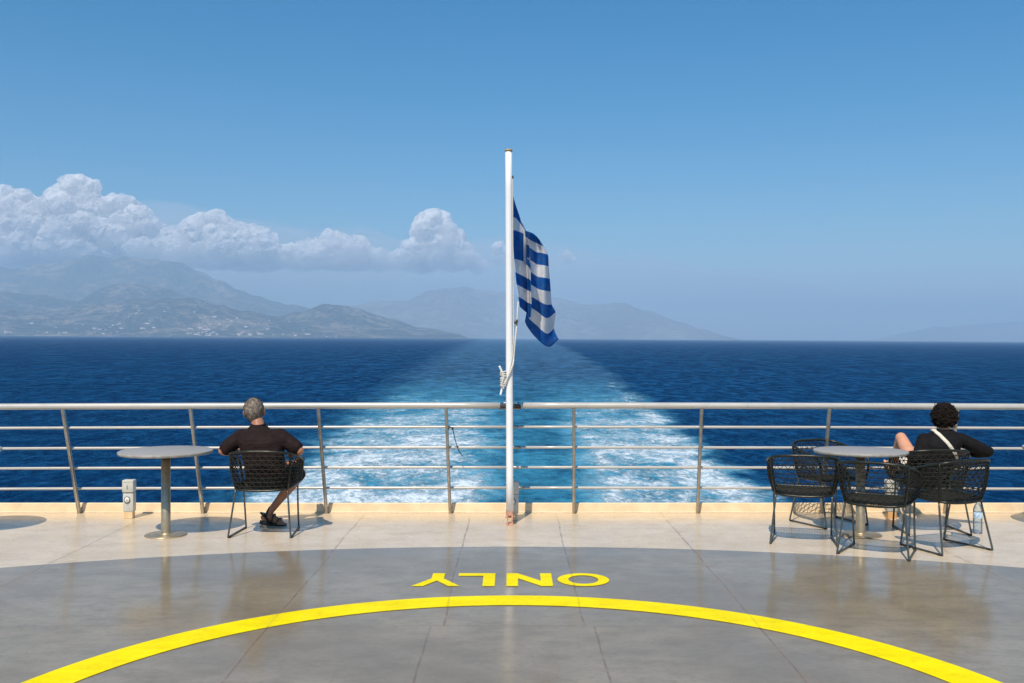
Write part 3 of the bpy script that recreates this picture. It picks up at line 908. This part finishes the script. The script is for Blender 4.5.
# curls
bm = bmesh.new()
for k in range(950):
    d = scalp_dir()
    if d.z < -.86 or (d.y > .45 and d.z < .35): continue
    rr = random.uniform(.90,1.15)+(.10 if random.random()<.12 else 0)
    p = Vector((d.x*.098*rr, -.022+d.y*.110*rr, .030+d.z*.104*rr))
    ax = scalp_dir(); ax = (ax - d*ax.dot(d)*.6).normalized()
    u_ = ax.orthogonal().normalized(); w_ = ax.cross(u_)
    r0 = random.uniform(.009,.017); ph = random.uniform(0,6.28); tw = random.uniform(1.1,1.9)*2*math.pi; Lc = random.uniform(.015,.03)
    pts = [Mh2 @ (p + u_*r0*math.cos(ph+tw*i/10) + w_*r0*math.sin(ph+tw*i/10) + ax*Lc*(i/10-.5)) for i in range(11)]
    add_tube(bm, pts, [.0016]+[.0034]*9+[.0012], 5)
add_ball(bm, Mh2 @ Vector((0,-.022,.032)), (.088,.098,.092), rot=Mh2.to_3x3().to_4x4(), sub=3)
obj('hair', bm, M_hairb, per, local=False)
# phone held in the left hand
bm = bmesh.new()
add_box(bm, P(903.5,460.0,9.30), (.072,.009,.10), .004, Matrix.Rotation(R(-18),4,'Y') @ Matrix.Rotation(R(-20),4,'X'))
obj('phone', bm, M_white, None, label='white phone held in the curly-haired person\'s left hand', cat='phone')

# bottle
bt = empty('water_bottle', (4.262,9.17,0), label='clear plastic water bottle with a pale label standing on the deck under the right chairs', cat='bottle')
m, N, out = material('clear_plastic')
g = N.n('ShaderNodeBsdfGlossy'); g.inputs[0].default_value = (.9,.95,1,1); g.inputs[1].default_value = .08
t = N.n('ShaderNodeBsdfTransparent'); t.inputs[0].default_value = (.80,.88,.93,1)
d_ = N.n('ShaderNodeBsdfDiffuse'); d_.inputs[0].default_value = (.75,.82,.88,1)
fr = N.n('ShaderNodeFresnel'); fr.inputs[0].default_value = 1.5
N.put(fr.inputs['Normal'], N.bump(N.noise(N.co(), 40, 2), .6, .01))
m1 = N.n('ShaderNodeMixShader'); m1.inputs[0].default_value = .22
N.nt.links.new(t.outputs[0], m1.inputs[1]); N.nt.links.new(d_.outputs[0], m1.inputs[2])
m2 = N.n('ShaderNodeMixShader'); N.nt.links.new(fr.outputs[0], m2.inputs[0]); N.nt.links.new(m1.outputs[0], m2.inputs[1]); N.nt.links.new(g.outputs[0], m2.inputs[2])
N.nt.links.new(m2.outputs[0], out.inputs[0]); M_clear = m
prof = [(0,.004),(.034,0),(.040,.008)]
for k in range(8):
    z = .02+k*.014; prof += [(.041,z),(.0385,z+.007)]
prof += [(.041,.135),(.039,.14),(.039,.20),(.041,.205),(.040,.222),(.031,.25),(.017,.275),(.0145,.282),(.0145,.290)]
bm = bmesh.new(); add_lathe(bm, prof, seg=32); obj('bottle_body', bm, M_clear, bt)
M_lab = principled('bottle_label', (.60,.72,.84), .5, var=.25, vscale=30, col2=(.25,.45,.70))
bm = bmesh.new(); add_lathe(bm, [(.0398,.142),(.0402,.144),(.0402,.196),(.0398,.198)], seg=32); obj('label_wrap', bm, M_lab, bt)
bm = bmesh.new(); add_lathe(bm, [(.0155,.283),(.0155,.302),(.0,.303)], seg=24); obj('cap', bm, M_white, bt)

# ------------------------------------------------------------------ sea
def world_mesh(name, verts, faces, mat, smooth=True, **k):
    me = bpy.data.meshes.new(name); me.from_pydata(verts, [], faces)
    me.materials.append(mat)
    for p in me.polygons: p.use_smooth = smooth
    o = bpy.data.objects.new(name, me); C.objects.link(o); o.rotation_euler = (TRIM, TILT, 0)
    return tag(o, **k)
ZS = EYE-SEA_H
m, N, out = material('sea_water')
ps = N.co('Object'); X, Y, Z = N.xyz(ps)
# wake half width as a function of distance
yy = N.m('MAXIMUM', Y, 20)
wob = N.m('MULTIPLY', N.m('SUBTRACT', N.noise(N.comb(0,Y,0), .012, 3), .5), 22)
cx = N.m('MULTIPLY', wob, N.mr(Y, 60, 900, .12, 1))
wid = N.m('ADD', N.m('ADD', 13.5, N.m('MULTIPLY', N.m('SQRT', yy), 1.25)), N.m('MULTIPLY', yy, .018))
rag = N.m('ADD', N.m('MULTIPLY', N.m('SUBTRACT', N.noise(N.vm('MULTIPLY', ps, (1.4,.8,0)), .06, 6, .66), .5), 13), N.m('MULTIPLY', N.m('SUBTRACT', N.noise(ps, .4, 3), .5), 5))
xr_ = N.m('SUBTRACT', X, cx)
rag = N.m('MULTIPLY', rag, N.mr(Y, 100, 1600, 1, 3.2, False))
bow = N.m('MULTIPLY', N.m('SUBTRACT', N.noise(N.comb(0,Y,5), .0045, 2), .5), N.m('MULTIPLY', wid, .5))
ax = N.m('ADD', N.m('ABSOLUTE', xr_), N.m('ADD', rag, bow))
s_ = N.m('DIVIDE', ax, wid)                         # 0 centre .. 1 edge
edge_soft = N.mr(X, -30, 30, .30, .10)
inw = N.m('SUBTRACT', 1, N.mr(s_, N.m('SUBTRACT', 1, edge_soft), N.m('ADD', 1, edge_soft)))
near = N.m('SUBTRACT', 1, N.mr(Y, 110, 520))
near2 = N.m('SUBTRACT', 1, N.mr(Y, 100, 330))
s2_ = N.m('DIVIDE', N.m('ABSOLUTE', N.m('ADD', N.m('SUBTRACT', X, 3.5), N.m('MULTIPLY', rag, .5))), wid)
band = N.mr(s2_, .10, .34)                            # foam belts lie off the centre
belt = N.m('MULTIPLY', band, N.m('SUBTRACT', 1, N.mr(s_, .86, 1.08)))
patch = N.noise(N.vm('MULTIPLY', ps, (1.6,1.0,0)), .055, 6, .62, .8)
fil = N.noise(N.vm('MULTIPLY', ps, (2.2,1.0,0)), .20, 7, .66, 1.3)
fil2 = N.noise(N.vm('MULTIPLY', ps, (2.2,1.0,0)), .8, 5, .7, 1.0)
thr = N.m('SUBTRACT', .80, N.m('MULTIPLY', N.m('ADD', N.m('MULTIPLY', belt, .205), .07), near))
fo = N.m('ADD', N.m('MULTIPLY', patch, .36), N.m('ADD', N.m('MULTIPLY', fil, .42), N.m('MULTIPLY', fil2, .30)))
edgeb = N.m('MULTIPLY', N.mr(s_, .72, .90), N.m('MULTIPLY', N.mr(X, -10, 30), N.m('SUBTRACT', 1, N.mr(Y, 300, 1500))))
thr = N.m('SUBTRACT', thr, N.m('MULTIPLY', edgeb, N.m('SUBTRACT', .13, N.m('MULTIPLY', near, .10))))
foam = N.m('MULTIPLY', N.mr(fo, N.m('SUBTRACT', thr, .08), N.m('ADD', thr, .08)), inw)
# turquoise of the aerated water
aer = N.m('MULTIPLY', inw, N.m('ADD', N.mr(Y, 150, 900, .40, .58), N.m('ADD', N.m('MULTIPLY', N.m('ADD', N.m('MULTIPLY', belt, .62), .08), near), N.m('MULTIPLY', N.m('SUBTRACT', patch, .5), 1.7))), clamp=True)
deep = N.mix(N.mr(N.noise(N.vm('MULTIPLY', ps, (.4,1,0)), .02, 4), .3, .7), (.0012,.031,.098), (.0020,.046,.135))
turq = N.mix(N.mr(Y, 120, 560), (.075,.39,.56), (.085,.195,.305))
c = N.mix(aer, deep, turq)
milky = N.m('MULTIPLY', N.m('MULTIPLY', belt, near2), N.m('MULTIPLY', N.mr(patch,.36,.60), .75))
c = N.mix(N.m('MULTIPLY', milky, inw), c, (.36,.64,.76))
# a few whitecaps on open water
wc = N.mr(N.noise(N.vm('MULTIPLY', ps, (.35,1,0)), .35, 4, .75), .755, .80)
wc = N.m('MULTIPLY', wc, N.mr(N.noise(ps, .02, 1), .5, .6))
c = N.mix(N.m('MAXIMUM', foam, wc), c, (.76,.86,.91))
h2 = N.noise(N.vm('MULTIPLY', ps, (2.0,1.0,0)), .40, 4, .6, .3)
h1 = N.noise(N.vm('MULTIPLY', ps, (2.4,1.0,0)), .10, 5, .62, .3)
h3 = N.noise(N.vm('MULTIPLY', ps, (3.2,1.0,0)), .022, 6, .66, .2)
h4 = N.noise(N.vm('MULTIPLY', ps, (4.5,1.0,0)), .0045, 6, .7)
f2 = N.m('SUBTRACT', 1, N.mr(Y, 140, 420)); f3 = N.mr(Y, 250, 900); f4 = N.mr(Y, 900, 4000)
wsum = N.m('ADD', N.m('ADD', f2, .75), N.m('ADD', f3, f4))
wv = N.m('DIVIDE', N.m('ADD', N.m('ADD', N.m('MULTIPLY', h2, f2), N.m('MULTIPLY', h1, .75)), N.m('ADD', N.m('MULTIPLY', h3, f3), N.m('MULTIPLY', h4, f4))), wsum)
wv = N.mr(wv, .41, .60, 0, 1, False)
hh = N.m('ADD', N.m('MULTIPLY', h1, 1.5), N.m('ADD', N.m('MULTIPLY', h2, .9), N.m('MULTIPLY', h3, 2.0)))
hh = N.m('ADD', hh, N.m('MULTIPLY', foam, .25))
bmp = N.n('ShaderNodeBump'); bmp.inputs['Distance'].default_value = 1.0
N.put(bmp.inputs['Strength'], N.mr(Y, 100, 6000, .85, .45)); N.put(bmp.inputs['Height'], hh)
c = N.mix(N.m('MULTIPLY', N.m('SUBTRACT', 1, wv), N.m('SUBTRACT', .55, N.m('MAXIMUM', N.m('MULTIPLY', foam, .45), N.m('MULTIPLY', aer, .22)))), c, (.0005,.012,.050))  # wave shading put into the colour: troughs darkened along the wave pattern
dif = N.n('ShaderNodeBsdfDiffuse'); N.put(dif.inputs[0], c); N.put(dif.inputs['Normal'], bmp.outputs[0])
gl = N.n('ShaderNodeBsdfGlossy'); gl.inputs[0].default_value = (.16,.66,1.0,1); gl.inputs[1].default_value = .18; N.put(gl.inputs['Normal'], bmp.outputs[0])
fr = N.n('ShaderNodeFresnel'); fr.inputs[0].default_value = 1.33; N.put(fr.inputs['Normal'], bmp.outputs[0])
ff = N.m('MULTIPLY', N.m('MULTIPLY', fr.outputs[0], .40), N.m('ADD', .06, N.m('MULTIPLY', N.m('POWER', wv, 1.4), 1.25)))
ff = N.m('MULTIPLY', ff, N.m('SUBTRACT', 1, N.m('MULTIPLY', foam, .8)))
mx = N.n('ShaderNodeMixShader'); N.put(mx.inputs[0], ff)
N.nt.links.new(dif.outputs[0], mx.inputs[1]); N.nt.links.new(gl.outputs[0], mx.inputs[2]); N.nt.links.new(mx.outputs[0], out.inputs[0])
E = 50000
world_mesh('sea', [(-E,-9000,ZS),(E,-9000,ZS),(E,E,ZS),(-E,E,ZS)], [(0,1,2,3)], m, False, kind='structure')

# ------------------------------------------------------------------ mountains
def lerp_profile(pr, x):
    if x <= pr[0][0]: return pr[0][1]
    for a, b in zip(pr, pr[1:]):
        if x <= b[0]:
            t = (x-a[0])/(b[0]-a[0]); t = t*t*(3-2*t)
            return a[1]+(b[1]-a[1])*t
    return pr[-1][1]
def hor(x): return 336.6+6*x/1024.0
def terrain(name, pr, x0, x1, d0, d1, d2, mat, amp=.22, seed=0, nx=400, ny=64, fs=1.0):
    """ridge profile given in degrees of view; a real height field from the shore (d0) over the ridge (d1) to the far side (d2)"""
    vs = []
    for j in range(ny+1):
        t = j/ny; d = d0+(d2-d0)*t
        for i in range(nx+1):
            px = x0+(x1-x0)*i/nx
            X = (px-512)/F*d1; dx = X*(d/d1)**.35
            Hh = max(0.0, (hor(px)-lerp_profile(pr, px))*d1/F + SEA_H)
            if d < d1: s = ((d-d0)/(d1-d0)); s = s**1.15
            else: s = max(0.0, 1-(d-d1)/(d2-d1))
            q = Vector((dx/2600*fs, d/2600*fs, seed))
            n = noise.ridged_multi_fractal(q, .9, 2.1, 6, 1.0, 2.0, noise_basis='PERLIN_ORIGINAL')-1.1; n *= 1.25
            n2 = noise.fractal(q*4.0, .9, 2.0, 5)
            env = min(1, s*2.5)*(1-.45*max(0,s-.8)/.2)
            h = Hh*s*(1 + 0) + Hh*amp*env*(n*.6+n2*.35) + 12*n2*min(1,s*6)
            edge = min(1, i/10, (nx-i)/10)
            vs.append((dx, d, ZS - 3 + max(0, h+4)*edge))
    fs_ = [(j*(nx+1)+i, j*(nx+1)+i+1, (j+1)*(nx+1)+i+1, (j+1)*(nx+1)+i) for j in range(ny) for i in range(nx)]
    return world_mesh(name, vs, fs_, mat, True, kind='structure')
def hill_mat(name, green, tan, sc, lv=.4):
    m, N, out = material(name)
    ps = N.co('Object')
    n1 = N.noise(ps, .0009*sc, 6, .62, .5); n2 = N.noise(ps, .006*sc, 5, .65)
    geo = N.n('ShaderNodeNewGeometry'); nz = N.xyz(geo.outputs['Normal'])[2]
    f = N.m('ADD', N.m('MULTIPLY', N.m('SUBTRACT', n1, .5), 1.6), N.m('ADD', N.m('MULTIPLY', N.m('SUBTRACT', n2, .5), 1.6), lv), clamp=True)
    c = N.mix(N.mr(f, .22, .78), green, tan)
    d = N.n('ShaderNodeBsdfDiffuse'); N.put(d.inputs[0], c)
    N.put(d.inputs['Normal'], N.bump(N.m('ADD', N.m('MULTIPLY',n1,3), n2), 1.0, 150))
    N.nt.links.new(d.outputs[0], out.inputs[0]); return m
MH1 = hill_mat('coast_hill', (.03,.05,.025), (.37,.30,.20), 1.2, .36)
MH2 = hill_mat('mid_mountain', (.07,.09,.075), (.32,.28,.21), .8, .36)
MH3 = hill_mat('haze_paled_mountain', (.19,.19,.17), (.36,.33,.29), .7)  # tones lifted towards the sky, extra distance haze put into the colour
terrain('coastal_hill', [(-120,306),(-40,308),(0,312),(30,316),(55,314),(70,310),(110,307),(140,303),(164,300),(190,302),(219,307),(245,312),(273,317),(300,323),(340,330),(400,335)], -120, 400, 13600, 15600, 18000, MH1, .20, 3.1)
terrain('coastal_hill', [(200,332),(260,322),(300,313),(328,307),(345,307),(359,310),(375,315),(390,320),(420,330),(470,336)], 215, 470, 14800, 16800, 18600, MH1, .2, 8.3, 240, 50)
terrain('mountain', [(-120,288),(-40,292),(0,296),(39,298),(74,302),(110,290),(150,288),(190,300),(230,312),(270,322),(330,336)], -120, 330, 15500, 18500, 21500, MH1, .22, 5.7)
terrain('mountain', [(-120,262),(-30,266),(20,270),(50,266),(90,260),(120,259),(150,261),(176,264),(200,274),(219,283),(240,293),(254,299),(275,305),(289,308),(330,316),(400,336)], -120, 400, 18500, 22500, 26500, MH2, .15, 1.7)
terrain('mountain', [(300,318),(350,309),(377,304),(405,304),(418,298),(428,293),(445,289),(463,287),(479,292),(500,294),(525,299),(553,298),(592,305),(623,306),(647,313),(682,324),(700,331),(730,339)], 290, 735, 22500, 26500, 30500, MH3, .15, 12.2)
terrain('mountain', [(880,341),(910,333),(940,328),(975,326),(1010,324),(1060,322),(1120,322)], 870, 1130, 31000, 35000, 39000, MH3, .2, 21.2, 200, 36)

# houses along the far shore
m_wall = principled('house_wall', (.78,.74,.66), .8, var=.05, vscale=.05)
m_roof = principled('house_roof', (.45,.22,.14), .8, var=.1, vscale=.05)
bmh = bmesh.new()
add_box(bmh, (0,0,.35), (1,.8,.9))
vs = [bmh.verts.new(c) for c in ((-.54,-.44,.80),(.54,-.44,.80),(.54,.44,.80),(-.54,.44,.80),(-.40,0,1.06),(.40,0,1.06))]
for f in ((0,1,5,4),(1,2,5),(2,3,4,5),(3,0,4)): 
    ff_ = bmh.faces.new([vs[i] for i in f]); ff_.material_index = 1
meh = bpy.data.meshes.new('house'); bmh.to_mesh(meh); bmh.free(); meh.materials.append(m_wall); meh.materials.append(m_roof)
terr = [o for o in bpy.data.objects if o.name.startswith(('coastal_hill','mountain'))]
bv = [BVHTree.FromPolygons([v.co.copy() for v in o.data.vertices], [tuple(p.vertices) for p in o.data.polygons]) for o in terr[:2]]
rnd = random.Random(11)
TM = Matrix.Rotation(TILT,4,'Y') @ Matrix.Rotation(TRIM,4,'X')
clusters = [(14,6,8),(45,9,7),(72,7,5),(112,10,16),(100,12,7),(146,9,5),(178,8,7),(200,9,20),(216,8,12),(247,7,10),(262,6,6),(290,15,6),(330,14,5),(160,40,6)]
for cx_, sp, n in clusters:
    for _ in range(n):
        px = rnd.gauss(cx_, sp*.7); d = 13750+abs(rnd.gauss(0,1))*420+ (rnd.random()<.15)*900
        x = (px-512)/F*14000
        z = None
        for b in bv:
            h = b.ray_cast(Vector((x,d,4000)), Vector((0,0,-1)))
            if h[0] is not None: z = max(z if z is not None else -99, h[0].z)
        if z is None or z < ZS+1: continue
        o = bpy.data.objects.new('house', meh); C.objects.link(o)
        s = rnd.choice((14,18,22,30,48)); o.scale = (s*rnd.uniform(.8,1.6), s, 7+s*.28)
        o.matrix_world = TM @ Matrix.Translation((x,d,z)) @ Matrix.Rotation(rnd.uniform(-.5,.5),4,'Z') @ Matrix.Diagonal((*o.scale,1))
        tag(o, 'tiny pale house among those scattered along the far hazy shore', 'house', 'pale houses along the far shore')
bm = bmesh.new()

# ------------------------------------------------------------------ haze
HT = 1800.0
m, N, out = material('haze_air')
pv = N.n('ShaderNodeVolumePrincipled')
pv.inputs['Color'].default_value = (.58,.80,1.0,1); pv.inputs['Density'].default_value = 6.8e-5; pv.inputs['Anisotropy'].default_value = .0
N.nt.links.new(pv.outputs[0], out.inputs['Volume'])
E2 = E+400
zb = ZS-1.0
hv = [(x,y,z) for z in (zb,HT) for x,y in ((-E2,-9400),(E2,-9400),(E2,E2),(-E2,E2))]
world_mesh('haze', hv, [(0,3,2,1),(4,5,6,7),(0,1,5,4),(1,2,6,5),(2,3,7,6),(3,0,4,7)], m, False, kind='stuff')

# ------------------------------------------------------------------ clouds
CD = 31000.0
m, N, out = material('cloud')
vs_ = N.n('ShaderNodeVolumeScatter'); vs_.inputs['Color'].default_value = (.99,.99,1,1); vs_.inputs['Density'].default_value = .0024; vs_.inputs['Anisotropy'].default_value = .0
N.nt.links.new(vs_.outputs[0], out.inputs['Volume'])
cd_ = N.n('ShaderNodeBsdfDiffuse'); cd_.inputs[0].default_value = (.97,.96,.95,1); ct_ = N.n('ShaderNodeBsdfTransparent'); cm_ = N.n('ShaderNodeMixShader')
N.put(cd_.inputs['Normal'], N.bump(N.noise(N.co(), .004, 3, .5), .12, 120))
zc_ = N.xyz(N.co())[2]
N.put(cm_.inputs[0], N.m('MULTIPLY', N.mr(N.noise(N.co(), .0018, 5, .6), .35, .65, .12, .55), N.mr(zc_, 1900, 3000, .02, 1)))
N.nt.links.new(ct_.outputs[0], cm_.inputs[1]); N.nt.links.new(cd_.outputs[0], cm_.inputs[2]); N.nt.links.new(cm_.outputs[0], out.inputs['Surface'])
M_cloud = m
rc = random.Random(5)
topsC = [(-60,205),(-20,194),(0,190),(18,192),(32,201),(50,203),(57,187),(70,178),(80,176),(90,184),(94,199),(120,197),(140,208),(160,228),(175,231),(200,217),(215,213),(235,225),(268,231),(276,246),(298,248),(315,243),(330,234),(346,240),(362,244),(376,256),(392,266),(404,251),(418,240),(424,214),(432,211),(446,218),(452,234),(466,246),(480,262),(492,276)]
def cloud_mesh(spheres, voxel):
    bm = bmesh.new()
    for c, r in spheres: add_ball(bm, c, r, sub=2)
    me = remesh(bm, voxel, 1, .5)
    nrm = [v.normal.copy() for v in me.vertices]
    for v, nn in zip(me.vertices, nrm):
        q = v.co/520.0
        v.co += nn*(120*noise.fractal(q*.7,.8,2.1,3)-150*abs(noise.noise(q*1.1))-120*abs(noise.noise(q*2.6))-35*abs(noise.noise(q*6))+120)
    return me
sph = []
px = -70
while px < 492:
    ty = lerp_profile(topsC, px); by = 272+ (px/490)*10
    r = rc.uniform(3.5,6.5)
    y = ty+r*.9
    while y < by:
        d = CD+rc.uniform(-900,900)
        jit = rc.uniform(-3,3)
        yl = hor(px)
        sph.append((Vector(((px+jit-512)/F*d, d, (yl-y)*d/F+EYE)), (r*d/F*rc.uniform(1,1.25), r*d/F*1.3, r*d/F*rc.uniform(.8,1))))
        y += r*1.05; r = min(15, r*rc.uniform(1.15,1.7))
    px += rc.uniform(3,5)
zmin = HT+60
sph = [(c,r) for c,r in sph if c.z-r[2] > zmin-100]
sph = [(Vector((c.x,c.y,max(c.z, zmin+r[2]+230))), r) for c,r in sph]
me = cloud_mesh(sph, 55)
for v in me.vertices: v.co.z = max(v.co.z, zmin+20)
me.materials.append(M_cloud)
cb = bpy.data.objects.new('cloud_bank', me); C.objects.link(cb); cb.rotation_euler = (TRIM, TILT, 0)
tag(cb, kind='stuff')
def puff(spots, label):
    s = []
    for x, y, r in spots:
        d = CD+rc.uniform(-200,200)
        s.append((Vector(((x-512)/F*d, d, (hor(x)-y)*d/F+EYE)), (r*d/F*1.2, r*d/F, r*d/F*.85)))
    me = cloud_mesh(s, 45); me.materials.append(M_cloud)
    o = bpy.data.objects.new('cloud', me); C.objects.link(o); o.rotation_euler = (TRIM, TILT, 0)
    tag(o, label, 'cloud')
puff([(557,264,2.6),(561,260,3.4),(566,258,4),(570,262,3),(574,265,2.2),(564,266,3),(578,267,1.5)], 'small pale cloud puff low in the sky just right of the flag')
puff([(494,256,3),(497,250,3.4),(500,246,3.6),(503,252,3.5),(498,260,3.5),(504,261,3),(508,264,2.2)], 'small pale cloud puff just left of the flagpole at the end of the bank')

# thin pale veil of high haze behind the cloud bank
m, N, out = material('veil')
v_ = N.n('ShaderNodeVolumeScatter'); v_.inputs['Color'].default_value = (.97,.98,1,1); v_.inputs['Density'].default_value = 1.3e-4
N.nt.links.new(v_.outputs[0], out.inputs['Volume'])
bm = bmesh.new()
for x_, z_, rx, rz_ in ((-150,262,330,50),(60,262,300,58),(230,270,260,44),(400,276,230,36),(560,284,170,26),(700,290,130,14)):
    d = 43000.0
    add_ball(bm, ((x_-512)/F*d, d, (hor(x_)-z_)*d/F+EYE), (rx*d/F, 5200, rz_*d/F), sub=4)
me = remesh(bm, 420, 12, .5)
nrm = [v.normal.copy() for v in me.vertices]
for v, nn in zip(me.vertices, nrm): v.co += nn*420*noise.fractal(v.co/2600, .8, 2.1, 4)
for v in me.vertices: v.co.z = max(v.co.z, HT+40)
me.materials.append(m)
vo = bpy.data.objects.new('cloud_veil', me); C.objects.link(vo); vo.rotation_euler = (TRIM, TILT, 0); tag(vo, kind='stuff')

# ------------------------------------------------------------------ light, sky
sunv = Vector((-.155,-.52,.735)).normalized()
sl = bpy.data.lights.new('sun','SUN'); sl.energy = 5.0; sl.angle = R(.53); sl.color = (1,.90,.77)
so = bpy.data.objects.new('sun', sl); C.objects.link(so)
so.rotation_euler = (-sunv).to_track_quat('-Z','Y').to_euler()
so.location = sunv*50
w = bpy.data.worlds.new('World'); bpy.context.scene.world = w; w.use_nodes = True
nt = w.node_tree; nt.nodes.clear(); N = NT(nt)
sky = N.n('ShaderNodeTexSky'); sky.sky_type = 'NISHITA'; sky.sun_disc = False
el = math.asin(sunv.z); az = math.atan2(sunv.x, sunv.y)
sky.sun_elevation = el; sky.sun_rotation = az; sky.altitude = 0
sky.air_density = 1.0; sky.dust_density = .3; sky.ozone_density = 3.5
bg = N.n('ShaderNodeBackground'); bg.inputs[1].default_value = .11
wo = N.n('ShaderNodeOutputWorld')
hs = N.n('ShaderNodeHueSaturation'); hs.inputs['Saturation'].default_value = 1.5; hs.inputs['Hue'].default_value = .492
nt.links.new(sky.outputs[0], hs.inputs['Color']); nt.links.new(hs.outputs[0], bg.inputs[0]); nt.links.new(bg.outputs[0], wo.inputs[0])

# ------------------------------------------------------------------ camera, render
cam = bpy.data.cameras.new('camera'); co = bpy.data.objects.new('camera', cam); C.objects.link(co)
cam.sensor_width = 36; cam.sensor_fit = 'HORIZONTAL'; cam.lens = F/1024*36
co.location = (0,0,EYE); co.rotation_euler = (R(90),0,0)
cam.shift_y = -(341.5-HY)/1024
cam.clip_start = .05; cam.clip_end = 200000
sc = bpy.context.scene; sc.camera = co
sc.render.engine = 'CYCLES'
sc.cycles.max_bounces = 10; sc.cycles.diffuse_bounces = 3; sc.cycles.glossy_bounces = 3
sc.cycles.transparent_max_bounces = 16; sc.cycles.volume_bounces = 5
sc.cycles.sample_clamp_indirect = 8
sc.view_settings.view_transform = 'Standard'; sc.view_settings.look = 'None'
sc.view_settings.exposure = 0; sc.view_settings.gamma = 1
